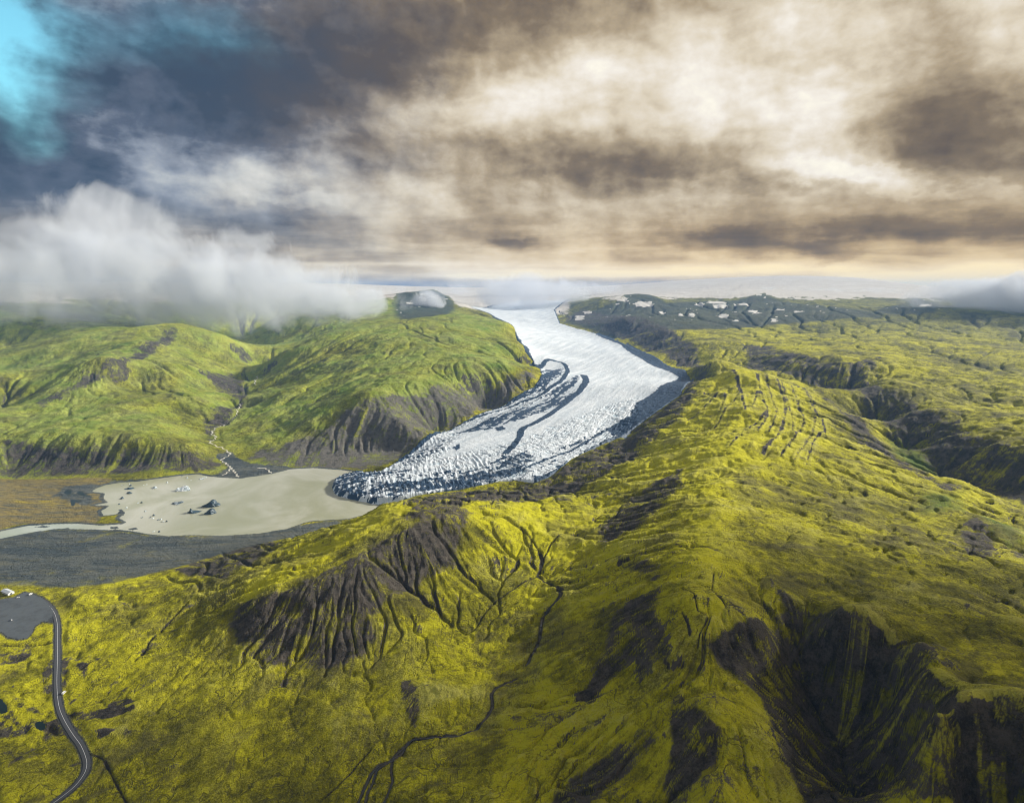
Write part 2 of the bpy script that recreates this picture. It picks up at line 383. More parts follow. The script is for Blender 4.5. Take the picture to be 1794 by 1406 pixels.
def add_attr(me, name, ch, used=None):
    a = me.attributes.new(name, 'FLOAT_COLOR', 'POINT')
    arr = np.stack([np.asarray(c, np.float32).ravel() for c in ch], -1)
    if used is not None: arr = arr[used]
    a.data.foreach_set('color', np.ascontiguousarray(arr, np.float32).ravel())

#@@TERRAIN
def cells():
    du = np.gradient(AZ) * F; dv = np.gradient(LN) * F
    return du.astype(np.float32), dv.astype(np.float32)
DU, DV = cells()

# ---- outlines surveyed from the photograph (columns, rows), carried onto the ground
LAKE = [(161,861),(169,855),(187,848),(211,844),(246,842),(281,836),(316,831),(346,829),(365,833),(384,835),(420,837),(475,829),(508,820),(550,818),(600,822),(640,824),
        (690,828),(720,850),(705,868),(684,878),(662,889),(640,899),(610,909),(585,911),(550,913),(535,915),(502,925),(451,933),(390,937),(334,936),(294,938),(255,934),(234,930),(197,928),(150,926),(100,924),(50,930),(0,939),(-60,952),
        (-60,938),(0,926),(43,918),(90,916),(134,916),(175,920),(214,918),(222,915),(209,908),(219,898),(211,895),(204,901),(181,903),(177,895),(194,886),(164,885),(189,881),(181,873),(184,865)]
BARS = [[(193,923),(205,922),(208,925),(195,926)],[(224,926),(238,924),(243,927),(228,928)],[(205,893),(214,893),(219,899),(216,904),(210,903),(213,897)],[(196,926),(215,928),(240,931),(235,934),(205,930)],
        [(60,920),(75,918),(90,920),(78,922)],[(105,925),(120,923),(118,926)]]
GLAC = [(905,None,7600),(860,None,6900),(820,None,6000),(850,None,5600),(885,None,4700),(900,588),(906,600),(915,615),(930,632),(940,645),(944,657),(934,676),(890,702),(830,728),(760,757),(720,788),(690,812),(664,827),(627,826),(600,832),(586,838),(578,849),
        (584,858),(592,865),(612,870),(633,875),(662,877),(700,874),(760,864),(830,853),(875,845),(905,843),(940,847),(962,840),(985,822),(1005,805),(1050,783),(1095,764),(1150,726),(1197,692),(1215,668),(1205,648),(1160,630),(1110,608),(1060,588),(1015,575),(985,566),(975,None,6200),(1000,None,7200)]
ROAD = [(76,1052),(88,1063),(96,1075),(100,1090),(101,1105),(101,1150),(100,1200),(103,1235),(111,1258),(127,1286),(142,1308),(151,1330),(152,1345),(146,1360),(130,1380),(100,1404),(70,1425)]
LOT = [(-70,1050),(0,1050),(26,1046),(44,1036),(60,1040),(76,1046),(92,1062),(99,1080),(94,1092),(74,1090),(62,1098),(58,1108),(48,1119),(30,1122),(10,1118),(0,1110),(-70,1118)]
BROOK = [[(905,1190),(884,1200),(867,1210),(861,1222),(863,1240),(852,1261),(833,1279),(805,1290),(760,1292),(724,1296),(711,1306),(702,1321),(686,1333),(666,1340),(651,1355),(641,1375),(629,1402),(620,1425)],
         [(716,1300),(700,1315),(684,1333),(660,1350),(652,1372),(644,1388),(636,1425)],
         [(687,1334),(685,1348),(688,1368),(680,1388),(670,1412),(664,1430)],
         [(922,1166),(934,1142),(945,1120),(948,1096),(951,1078),(970,1062),(982,1048),(976,1030),(957,1018),(942,1008),(950,985),(946,968)]]
TRACKS = [([(942,1010),(905,1030),(870,1050),(845,1078),(838,1090)],3),([(950,985),(965,955),(985,940),(1040,930),(1062,915),(1080,905),(1090,885)],2.5),([(946,968),(930,945),(912,925)],3),
          ([(950,1018),(1000,1020),(1050,1005)],2),([(650,1314),(620,1348),(592,1378),(560,1402)],2.5),([(160,1322),(172,1326),(184,1336),(190,1346),(206,1376),(222,1406)],3.5),
          ([(330,1060),(292,1093),(268,1118),(252,1143),(236,1160)],2.5),([(1195,1035),(1215,1050),(1222,1080),(1240,1090),(1225,1120),(1222,1140)],2.2),([(1150,1050),(1190,1040),(1235,1035)],2.5),([(1250,1010),(1247,1040),(1270,1070),(1330,1085),(1360,1105)],2),
          ([(1195,1080),(1205,1100),(1208,1120)],3),([(0,1130),(40,1132),(95,1128)],2.5),([(160,1160),(140,1175)],3)]
PALE = [[(417,835),(412,828),(405,820),(396,812),(388,806),(396,801),(403,796),(398,790),(388,784),(376,780),(368,774),(371,768),(378,764),(372,759),(371,755),(379,748),(389,743),(402,735),(413,729),(417,717),(421,706)],
        [(405,820),(398,828),(391,832)],[(475,828),(465,821),(450,820)],[(447,673),(449,662),(451,653)]]
PONDS = [[(111,863),(115,858),(122,858),(128,862),(126,867),(117,868)],[(133,864),(141,861),(148,864),(149,868),(161,871),(160,873),(147,870),(140,869)],[(122,874),(130,876),(143,879),(142,881),(132,881),(130,887),(126,887),(123,881)],
         [(60,1268),(66,1263),(74,1263),(80,1268),(79,1275),(72,1279),(64,1276)],[(-25,1232),(-8,1224),(4,1228),(13,1240),(14,1250),(4,1254),(-14,1250)]]

lake_q = chart(LAKE); glac_q = chart(GLAC); lot_q = chart(LOT)
S_lake = sdf_poly(lake_q, U, V); S_glac = sdf_poly(glac_q, U, V, 200); S_lot = sdf_poly(lot_q, U, V)
for b in BARS: S_lake = np.minimum(S_lake, -sdf_poly(chart(b), U, V, 60))

# ---- relief: sharpened survey surface, then broken ground, then water-cut gullies
ru_ = Z0 - blur(Z0, 18, 2)
hilly = sst(Z0, 7, 32) * (1 - sst(DD, 9000, 14000))
notgl = 1 - sst(S_glac, -10, 12)
_a = [(-700,None,1000),(-200,1034),(120,1030),(260,1010),(360,985),(460,960),(560,935),(700,920),(900,1000),(900,None,150),(-900,None,150)]
fgnd = sst(sdf_poly(chart(_a), U, V, 60), -6, 40) * (1 - sst(S_lot, -30, -8))
hilly = np.maximum(hilly, .75 * fgnd)
lefthill = sst(sdf_poly(chart([(-900,None,1500),(-900,None,7000),(560,None,7000),(880,None,5200),(900,588),(940,650),(800,740),(690,812),(560,822),(400,838),(0,845)]), U, V, 60), -10, 30)
Z = Z0 + 0.7 * ru_ * hilly * notgl
fade = np.clip(DD / 900, .55, 1.8)                     # bigger landforms on the far uplands
n_big = fbm(X / 420 + 3, Y / 420, 6, .52)
n_rdg = fbm(X / 230, Y / 230 + 9, 6, .5, ridged=True)
n_med = fbm(X / 70, Y / 70, 5, .55)
wx, wy = 22 * fbm(X / 90 + 40, Y / 90, 3), 22 * fbm(X / 90, Y / 90 + 70, 3)
n_crag = fbm((X + wx) / 75, (Y + wy) / 75, 5, .56, ridged=True)
n_fin = fbm(X / 16, Y / 16, 4, .6)
calm = 1 - .85 * sst(DD, 6500, 9000)
near_mound = 1 - sst(DD, 1100, 1900)
n_bil = np.abs(fbm(X / 34, Y / 34 + 5, 3, .5)); mounds = sst(n_big + .5 * n_med + .15 * (X > 150), -.1, .4)
Z += hilly * notgl * calm * (9 * fade * n_big + (7.5 - 3.0 * lefthill) * fade * (n_rdg - .25) * (1 - .45 * sst(DD, 2600, 4000)) + 2.6 * n_med + (4.6 - 1.8 * lefthill) * fade * (n_crag - .2) * (1 - .5 * sst(DD, 3000, 4500)))
Z += hilly * notgl * near_mound * mounds * 4.0 * (n_bil - .15)
Z += (0.12 + 0.9 * hilly) * notgl * n_fin * 1.1

def grad(Zg):
    gi, gj = np.gradient(Zg); return gj / DU[None], gi / DV[:, None]     # per chart unit; slope = this * F / D
def flow_dirs(Zg):
    gu, gv = grad(Zg); m = np.hypot(gu, gv) + 1e-9
    return (-gu / m).astype(np.float32), (-gv / m).astype(np.float32)

def rain(Zg, n, steps, h, seed):
    r = np.random.default_rng(seed); du_, dv_ = flow_dirs(Zg)
    fi = r.uniform(40, NR - 60, n).astype(np.float32); fj = r.uniform(10, NC - 10, n).astype(np.float32)
    acc = np.zeros(NR * NC); pu_ = np.zeros(n, np.float32); pv_ = np.zeros(n, np.float32)
    live = np.ones(n, np.float32); oi, oj = fi.copy(), fj.copy()
    for s in range(steps):
        i = fi.astype(np.int32); j = fj.astype(np.int32); k = i * NC + j
        if s % 5 == 4:                                     # drops caught in a hollow soak away
            live *= (np.hypot((fi - oi) * DV[i], (fj - oj) * DU[j]) > 2.2 * h); oi, oj = fi.copy(), fj.copy()
        acc += np.bincount(k, weights=live, minlength=NR * NC)
        pu_ = .55 * pu_ + .45 * du_.ravel()[k]; pv_ = .55 * pv_ + .45 * dv_.ravel()[k]
        m = np.hypot(pu_, pv_) + 1e-6
        fj = np.clip(fj + h * pu_ / m / DU[j], 1, NC - 2); fi = np.clip(fi + h * pv_ / m / DV[i], 1, NR - 2)
    return acc.reshape(NR, NC).astype(np.float32)

gu, gv = grad(Z0); slope0 = np.hypot(gu, gv) * F / DD
flow = 0
for k, (n, st, h, w) in enumerate([(160000, 70, 3.4, 1), (160000, 90, 3.2, 1), (200000, 90, 3.0, 1)]):
    a = rain(blur(Z, 2, 1) if k else blur(Z, 4, 1), n, st, h, 11 + k)
    a = a / np.mean(a); a = np.minimum(a, 14); l = np.log1p(a)
    cut = blur(l, 1, 1) * .30 + l * .22 - blur(l, 5, 1) * .34
    Z -= hilly * notgl * cut * (0.0034 * DD) * np.clip(sst(slope0, .04, .4) + .25, 0, 1) * calm * (1 - .35 * lefthill) * (1 - .35 * sst(slope0, .35, .8))
    flow = l
# ---- streaks that run down the slopes (scree chutes and moss tongues)
def lic(Zg, K, h, seed, coarse):
    r = np.random.default_rng(seed)
    N = r.standard_normal(Zg.shape).astype(np.float32)
    if coarse: N = blur(N, coarse, 1); N /= N.std()
    du_, dv_ = flow_dirs(Zg); fi0, fj0 = np.meshgrid(np.arange(NR, dtype=np.float32), np.arange(NC, dtype=np.float32), indexing='ij')
    S = N.copy()
    for sg in (1, -1):
        fi, fj = fi0.copy(), fj0.copy()
        for s in range(K):
            i = fi.astype(np.int32); j = fj.astype(np.int32); k = i * NC + j
            fj = np.clip(fj + sg * h * du_.ravel()[k] / DU[j], 0, NC - 1.01); fi = np.clip(fi + sg * h * dv_.ravel()[k] / DV[i], 0, NR - 1.01)
            S += N.ravel()[(fi + .5).astype(np.int32).clip(0, NR - 1) * NC + (fj + .5).astype(np.int32).clip(0, NC - 1)]
    return S / S.std()
Zl = blur(Z0, 3, 1) * .6 + blur(Z, 4, 1) * .4
st_f = lic(Zl, 10, 3.2, 5, 0)
st_c = lic(Zl, 13, 5.0, 6, 2)
streak = .55 * st_f + .6 * st_c
Z += hilly * notgl * sst(slope0, .12, .5) * (st_c * .0011 + st_f * .0006) * DD * .8

# ---- water, road, car park: level ground where the photograph has it
def line_mask(pts, w):
    return np.exp(-(dist_line(chart(pts), U, V, 30) / w) ** 2)
wob = n_fin * 1.5 + n_med * 1.2
shore = S_lake + wob * .6
near_lake = sst(shore, -34, -1)
flatland = (1 - sst(Z0, 10, 40))
Z = np.where(shore > -40, Z * (1 - near_lake * .9) + near_lake * .9 * np.maximum(.9 + (-shore) * .10, .5), Z) if False else Z
tgt = np.where(shore > 0, -np.minimum(shore * .25, 4) - .3, .5 + np.minimum(-shore, 40) * .10)
wl = sst(shore, -26, 0)
Z = Z * (1 - wl) + tgt * wl
Z = np.where(shore <= 0, np.maximum(Z, .35), Z)
channels = np.zeros_like(Z); tracks = np.zeros_like(Z)
for b in BROOK: channels = np.maximum(channels, line_mask(b, 3.2))
for b, w in TRACKS: tracks = np.maximum(tracks, line_mask(b, w * .62))
Z -= (channels * .0035 + tracks * .0028) * DD
pond_s = np.full(Z.shape, -60., np.float32); POND_Z = []
for q in PONDS:
    qc = chart(q); s = sdf_poly(qc, U, V); inside = s > 0
    z_ = float(Z[inside].min()) if inside.any() else 2.; z_ = max(float(np.mean(Z[inside])) - .8, 1.3) if inside.any() else 2.
    POND_Z.append(z_); w = sst(s, -9, 0)
    Z = Z * (1 - w) + np.where(s > 0, z_ - np.minimum(s * .1, .6) - .2, z_ + .3 + np.minimum(-s, 9) * .25) * w
    pond_s = np.maximum(pond_s, s)
lot_z = 9.0
wl = sst(S_lot, -14, 0); Z = Z * (1 - wl) + lot_z * wl

def dense(pts, step=2.0, Zg=None):
    """smooth curve through surveyed points, as chart coordinates"""
    Q = chart(pts, Zg); n = len(Q); out = []
    for i in range(n - 1):
        p0, p1, p2, p3 = Q[max(i - 1, 0)], Q[i], Q[i + 1], Q[min(i + 2, n - 1)]
        m = max(2, int(np.hypot(*(p2 - p1)) / step))
        for t in np.arange(m) / m:
            out.append(.5 * ((2 * p1) + (-p0 + p2) * t + (2 * p0 - 5 * p1 + 4 * p2 - p3) * t * t + (-p0 + 3 * p1 - 3 * p2 + p3) * t ** 3))
    out.append(Q[-1]); return np.array(out)
def zat(Q, Zg=None):
    fi, fj = findex(Q[:, 0] / F, Q[:, 1] / F); return bil(Z if Zg is None else Zg, fi, fj)
def world_xy(Q):
    d = np.exp(Q[:, 1] / F); a = Q[:, 0] / F
    return np.stack([d * np.sin(a), d * np.cos(a)], -1)
road_q = dense(ROAD, 2.0); road_z = zat(road_q, blur(Z, 8, 2))
k = np.ones(31) / 31; road_z = np.convolve(np.r_[np.full(15, road_z[0]), road_z, np.full(15, road_z[-1])], k, 'valid')
road_z[:12] = lot_z + (road_z[12] - lot_z) * np.linspace(0, 1, 12)
road_xy = world_xy(road_q)
m = (np.abs(X - road_xy[:, 0].mean()) < 500) & (np.abs(Y - road_xy[:, 1].mean()) < 600)
ii = np.where(m); xm, ym = X[ii], Y[ii]; bd = np.full(xm.shape, 1e9); bz = np.zeros(xm.shape)
for i in range(len(road_xy)):
    d2 = (xm - road_xy[i, 0]) ** 2 + (ym - road_xy[i, 1]) ** 2; c = d2 < bd; bd[c] = d2[c]; bz[c] = road_z[i]
bd = np.sqrt(bd); w = 1 - sst(bd, 6.5, 15); Z[ii] = Z[ii] * (1 - w) + (bz - .55) * w
road_d = np.full(Z.shape, 999., np.float32); road_d[ii] = bd

# ---- ground cover
gu, gv = grad(blur(Z, 1, 1)); slope = np.hypot(gu, gv) * F / DD
def area(pts, soft=6, jag=1.0, st=1.0, pad=60):
    s = sdf_poly(chart(pts), U, V, pad)
    e = s + jag * (n_med * 7 + n_fin * 5) + st * streak * 5 * sst(slope0, .06, .35)
    return sst(e, -soft * 1.8, soft * 1.8)
SCREE = [
 ([(392,1092),(418,1060),(470,1046),(520,1030),(580,1000),(620,975),(650,955),(700,935),(745,912),(800,888),(832,900),(812,950),(792,992),(742,1022),(690,1046),(660,1085),(660,1125),(640,1145),(600,1168),(520,1178),(440,1155),(400,1122)],8,1.3,2.0),
 ([(300,1000),(330,985),(380,958),(455,942),(505,955),(470,972),(430,990),(395,1018),(330,1012)],8,1.5,1),
 ([(670,915),(720,890),(800,872),(835,882),(800,905),(740,925)],9,2,1.5),
 ([(1085,890),(1120,862),(1160,836),(1200,818),(1200,850),(1160,892),(1125,920),(1080,950),(1050,962),(1050,930)],8,1,2.4),
 ([(1000,1225),(1035,1180),(1052,1140),(1062,1090),(1100,1052),(1165,1028),(1152,1080),(1172,1122),(1172,1172),(1122,1152),(1085,1182),(1030,1240)],6,1,2.0),
 ([(1175,1222),(1200,1222),(1240,1262),(1275,1300),(1255,1345),(1205,1385),(1190,1420),(1150,1420),(1172,1330)],4,1,.8),
 ([(960,1406),(1000,1360),(1060,1318),(1130,1268),(1155,1300),(1110,1345),(1040,1406),(1000,1440)],7,1,2),
 ([(1232,1135),(1268,1112),(1340,1103),(1362,1098),(1366,1062),(1350,1020),(1372,1040),(1400,1060),(1452,1082),(1462,1108),(1500,1108),(1545,1128),(1602,1158),(1622,1195),(1612,1258),(1640,1290),(1700,1300),(1800,1306),(1860,1420),(1420,1450),(1372,1330),(1330,1230),(1262,1175)],5,1,1.0),
 ([(1495,684),(1560,688),(1600,700),(1642,722),(1720,768),(1800,798),(1850,880),(1794,884),(1700,852),(1640,832),(1575,775),(1510,735)],8,1.4,1.6),
 ([(1300,604),(1350,606),(1400,622),(1440,636),(1490,640),(1545,626),(1535,650),(1490,695),(1440,682),(1390,662),(1310,645)],6,1,1.5),
 ([(1440,690),(1480,715),(1520,750),(1580,805),(1640,845),(1700,862),(1660,868),(1580,828),(1500,770)],7,1.2,1),
 ([(690,880),(760,866),(830,855),(900,845),(960,842),(1005,806),(1095,765),(1180,704),(1214,662),(1226,672),(1218,700),(1185,738),(1135,785),(1110,805),(1060,838),(1000,866),(900,884),(800,884),(720,892)],7,1.4,1.5),
 ([(540,762),(600,728),(640,705),(720,692),(800,677),(870,672),(938,652),(945,660),(900,700),(830,730),(760,758),(690,812),(640,820),(500,818),(430,806),(440,790),(500,778)],10,1.3,1.8),
 ([(0,772),(60,776),(150,784),(250,788),(330,792),(372,800),(395,812),(370,824),(280,826),(200,832),(0,838)],8,1.6,1.6),
 ([(60,706),(110,682),(150,660),(200,635),(250,604),(300,576),(312,585),(285,612),(235,640),(180,668),(115,694),(70,718)],5,1.4,1.4),
 ([(340,652),(400,650),(432,664),(440,690),(425,715),(400,690),(370,670)],6,1.2,1.4),([(355,735),(390,710),(418,700),(412,730),(380,748),(362,770)],5,1.2,1.4),
 ([(985,562),(1060,580),(1120,604),(1165,625),(1208,645),(1222,668),(1240,660),(1232,630),(1215,600),(1160,572),(1090,552),(1020,540),(990,552)],6,1,1),
 ([(1680,920),(1712,910),(1745,960),(1730,985),(1690,965)],4,1,1),([(1760,965),(1794,960),(1840,985),(1780,985)],4,1,1),
 ([(1095,985),(1150,990),(1180,1010),(1140,1022),(1090,1000)],8,1.6,1),
 ([(705,1190),(722,1195),(740,1240),(728,1280),(712,1262),(700,1215)],6,1.5,1.6),
 ([(72,1172),(92,1160),(98,1200),(98,1232),(82,1222),(64,1205)],3,1,0),([(104,1158),(118,1160),(122,1185),(118,1212),(106,1215)],3,1,0),([(138,1164),(152,1165),(154,1180),(148,1192),(140,1180)],3,1.6,0),
 ([(20,1250),(46,1278),(72,1300),(68,1306),(40,1290),(15,1262)],3,1.5,0),([(0,1308),(25,1318),(40,1335),(30,1340),(0,1322)],3,1.4,0),([(50,1310),(80,1305),(86,1340),(70,1346),(48,1330)],3,2,0),([(118,1252),(165,1250),(190,1240),(212,1238),(200,1250),(160,1262),(125,1262)],2.5,2,0),
 ([(16,1190),(26,1200),(40,1235),(66,1243),(84,1256),(60,1252),(30,1242)],2.5,1.6,0),([(80,1058),(98,1060),(100,1070),(90,1074)],2.5,1,0),
]
scree = np.zeros_like(Z)
for q, soft, jag, stv in SCREE: scree = np.maximum(scree, .70 * area(q, soft, jag, stv))
STRIPES = [[(1278,664),(1282,685),(1262,720),(1228,752),(1170,775)],[(1352,690),(1350,720),(1335,745),(1300,770),(1290,800)],[(1330,672),(1362,705),(1368,735),(1345,765),(1345,790)],[(1385,690),(1408,715),(1405,745),(1390,770)],[(1255,690),(1235,715),(1190,745),(1150,765)],[(1300,720),(1285,745),(1250,775),(1200,800)],[(1285,660),(1275,690),(1270,730),(1250,760),(1200,780)],[(1300,662),(1305,690),(1318,715)],[(1322,662),(1345,685),(1358,715),(1350,745),(1325,770),(1330,790)],[(1368,672),(1392,700),(1396,730),(1378,755),(1380,780)],
           [(1310,668),(1332,700),(1338,730),(1310,760),(1290,775)],[(1262,668),(1262,700),(1248,730)],[(1402,690),(1420,720),(1415,750),(1400,790),(1412,810)],[(1345,672),(1372,700),(1378,730),(1362,762)]]
_lf = [(1262,664),(1258,690),(1232,722),(1180,748),(1125,778)]; _md = [(1318,659),(1343,690),(1350,724),(1330,756),(1296,790)]; _rt = [(1400,684),(1428,714),(1436,746),(1418,778),(1404,812)]
terr_r = random.Random(8); terrace = np.zeros_like(Z)
for k_ in range(13):
    t_ = (k_ + terr_r.uniform(-.42, .42)) / 12; a_ = (1 - t_) * (1 - 2 * t_); b_ = 4 * t_ * (1 - t_); c_ = t_ * (2 * t_ - 1)
    q = [(a_ * l[0] + b_ * m_[0] + c_ * r_[0] + terr_r.uniform(-9, 9), a_ * l[1] + b_ * m_[1] + c_ * r_[1] + terr_r.uniform(-3, 3)) for l, m_, r_ in zip(_lf, _md, _rt)]
    lo_ = terr_r.choice([0, 0, 0, 1]); hi_ = terr_r.choice([3, 4, 5, 5])
    d = dist_line(dense(q[lo_:hi_], 4), U, V, 40)
    wd = terr_r.uniform(1.6, 3.6)
    scree = np.maximum(scree, (1 - sst(d + n_fin * 1.8 + n_med * 2.2, wd * .3, wd * 1.6)) * terr_r.uniform(.48, .74))
    terrace = np.maximum(terrace, sst(d, 0, 2.5) * (1 - sst(d, 3.5, 8)))
lava = area([(-80,1115),(95,1108),(150,1150),(250,1180),(265,1255),(170,1345),(60,1360),(-80,1350)], 14, 1.5, 0)
scree = np.maximum(scree, .78 * lava * sst(.8 * (-n_crag) + .7 * n_med + .25 * n_fin, -.34, -.02))
scree = np.maximum(scree, .62 * sst(.55 * st_c + .9 * n_med + .35 * n_big, .40, .95) * sst(slope0, .03, .12) * (1 - sst(DD, 1300, 2000)))
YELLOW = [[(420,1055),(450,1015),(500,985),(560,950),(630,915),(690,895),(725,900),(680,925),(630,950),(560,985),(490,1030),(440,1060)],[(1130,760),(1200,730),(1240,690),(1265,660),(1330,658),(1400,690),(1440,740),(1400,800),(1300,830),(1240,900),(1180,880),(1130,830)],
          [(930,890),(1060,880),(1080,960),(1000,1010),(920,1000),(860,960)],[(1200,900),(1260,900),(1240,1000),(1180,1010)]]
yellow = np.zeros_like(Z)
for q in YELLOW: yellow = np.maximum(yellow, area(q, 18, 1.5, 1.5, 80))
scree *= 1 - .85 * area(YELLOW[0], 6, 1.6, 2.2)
auto = sst(.95 * (slope - .62) / .3 + .55 * streak + .3 * n_med + .5 * n_big, .55, 1.25) * hilly
speck = sst(n_med * 1.0 + n_fin * .55 + .12 * streak, .52, .72) * (1 - sst(DD, 2600, 4200))
bare = np.clip(np.maximum.reduce([scree, auto * .7, speck * .0, np.clip(tracks * .7, 0, 1), np.clip(channels * 1.2, 0, 1)]), 0, 1)
flowline = sst(flow, 1.6, 2.4) * hilly
bare = np.maximum(bare, .45 * flowline * sst(slope0, .1, .3))
# regions
leftside = np.maximum(area([(-900,None,1500),(-900,None,7000),(560,None,7000),(880,None,5200),(900,588),(940,650),(800,740),(690,812),(560,822),(400,838),(0,845)], 25, 1, 0, 90),0)
green = leftside * (0.55 + .5 * n_big + .25 * n_med)
for q in [[(1560,735),(1600,760),(1660,830),(1620,835),(1560,790)],[(1700,900),(1794,930),(1794,970),(1760,960),(1730,925)],[(1600,870),(1680,870),(1690,900),(1620,900)],[(0,730),(80,700),(180,690),(220,720),(120,750),(0,765)],[(300,660),(340,650),(380,680),(340,700)]]:
    green = np.maximum(green, area(q, 16, 3.0, 2) * .62)
plain_tan = area([(-700,None,1400),(-700,None,1850),(0,838),(120,838),(200,836),(190,846),(164,860),(185,866),(192,884),(180,900),(170,916),(130,914),(40,916),(0,924)], 6, 1.5, 0, 60)
plain_gray = area([(-700,None,950),(-700,None,1330),(0,936),(100,926),(200,930),(300,938),(450,934),(560,915),(600,912),(560,935),(480,950),(420,962),(330,988),(200,1022),(120,1030),(0,1026)], 8, 1.3, 0, 60)
plain_gray = plain_gray * (1 - .42 * sst(n_big * .7 + n_med * .7, -.12, .3))
shoregray = sst(shore, -9, -3) * (1 - sst(Z, 6, 16)) * .8
plain_gray = np.maximum(np.maximum(plain_gray, shoregray), area([(360,838),(400,820),(380,795),(400,790),(440,812),(520,818),(500,824),(430,836)], 5, 1.2, .5))
plain_gray = np.maximum(plain_gray, area([(95,868),(105,850),(180,848),(200,840),(250,838),(246,844),(190,850),(160,866),(170,880),(150,890)], 6, 1.5, 0) * .8)
gravel = 1 - sst(road_d + n_fin * 1.2, 4.6, 6.5); gravel = np.maximum(gravel, sst(S_lot + n_fin * 2, -2, 1))
far = sst(DD, 3000, 6500)
heath = sst(DD, 4300, 6000) * (1 - leftside)
DARKHILL = [[(985,566),(1000,548),(1030,545),(1085,528),(1112,514),(1150,520),(1170,530),(1230,526),(1290,522),(1340,512),(1370,524),(1420,532),(1520,545),(1560,556),(1400,565),(1300,575),(1180,580),(1080,590),(1020,575)],[(1520,548),(1580,528),(1600,518),(1650,530),(1645,550),(1590,552)],
            [(690,540),(705,512),(760,508),(790,520),(800,540),(760,555),(700,560)]]
dark = np.zeros_like(Z)
for q in DARKHILL: dark = np.maximum(dark, area(q, 5, .5, 0, 60))
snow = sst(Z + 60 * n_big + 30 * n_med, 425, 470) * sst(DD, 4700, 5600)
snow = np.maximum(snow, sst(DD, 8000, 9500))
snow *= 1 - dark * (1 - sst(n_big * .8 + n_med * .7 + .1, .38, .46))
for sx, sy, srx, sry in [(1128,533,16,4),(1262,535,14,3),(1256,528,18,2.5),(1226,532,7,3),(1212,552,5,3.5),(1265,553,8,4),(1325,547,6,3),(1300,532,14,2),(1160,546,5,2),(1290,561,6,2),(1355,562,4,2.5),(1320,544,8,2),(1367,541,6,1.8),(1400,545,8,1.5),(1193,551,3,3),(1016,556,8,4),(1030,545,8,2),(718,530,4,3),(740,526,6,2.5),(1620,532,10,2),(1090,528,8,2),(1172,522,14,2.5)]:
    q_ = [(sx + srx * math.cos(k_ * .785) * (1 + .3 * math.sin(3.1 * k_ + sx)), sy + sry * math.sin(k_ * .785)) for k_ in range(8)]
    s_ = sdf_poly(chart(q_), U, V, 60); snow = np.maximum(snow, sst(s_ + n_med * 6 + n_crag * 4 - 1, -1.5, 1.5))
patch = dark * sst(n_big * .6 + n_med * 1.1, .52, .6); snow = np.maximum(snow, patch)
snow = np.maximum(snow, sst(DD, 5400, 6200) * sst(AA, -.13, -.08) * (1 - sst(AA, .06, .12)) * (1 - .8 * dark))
scree = np.clip(bare, 0, 1)
scree *= 1 - .8 * plain_tan
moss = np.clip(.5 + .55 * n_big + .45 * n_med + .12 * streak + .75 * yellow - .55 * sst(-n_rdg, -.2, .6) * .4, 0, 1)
pale = np.clip(sst(n_rdg, .25, .75) * .7 + .5 * sst(n_med, .1, .6) - .25, 0, 1) * hilly

pale_scree = area(SCREE[12][0], 10, 1.3, 1)
crest = np.maximum(sst(Z - blur(Z, 5, 2), .0008 * DD, .0035 * DD) * hilly, terrace * .9)
Z += terrace * 1.6

def build_terrain():
    me, _ = grid_mesh('terrain', np.stack([X, Y, Z - 14 * sst(S_glac, 3, 14)], -1), NR, NC)
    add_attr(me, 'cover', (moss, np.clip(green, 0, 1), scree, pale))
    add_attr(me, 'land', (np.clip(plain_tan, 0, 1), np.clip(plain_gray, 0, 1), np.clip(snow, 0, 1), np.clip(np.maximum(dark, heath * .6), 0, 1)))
    add_attr(me, 'worn', (gravel, np.clip(np.maximum(channels, tracks), 0, 1), np.clip(streak * .2 + .5, 0, 1), np.clip(lefthill, 0, 1)))
    add_attr(me, 'stone', (pale_scree, np.clip(crest, 0, 1), 0 * Z, 0 * Z + 1))
    ob = bpy.data.objects.new('terrain', me); SC.collection.objects.link(ob); ob['kind'] = 'structure'
    return ob

def new_mat(name):
    m = bpy.data.materials.new(name); m.use_nodes = True; t = NT(m.node_tree); t.n.clear()
    b = t.new('ShaderNodeBsdfPrincipled'); o = t.new('ShaderNodeOutputMaterial'); t.l.new(b.outputs[0], o.inputs[0])
    return m, t, b, o

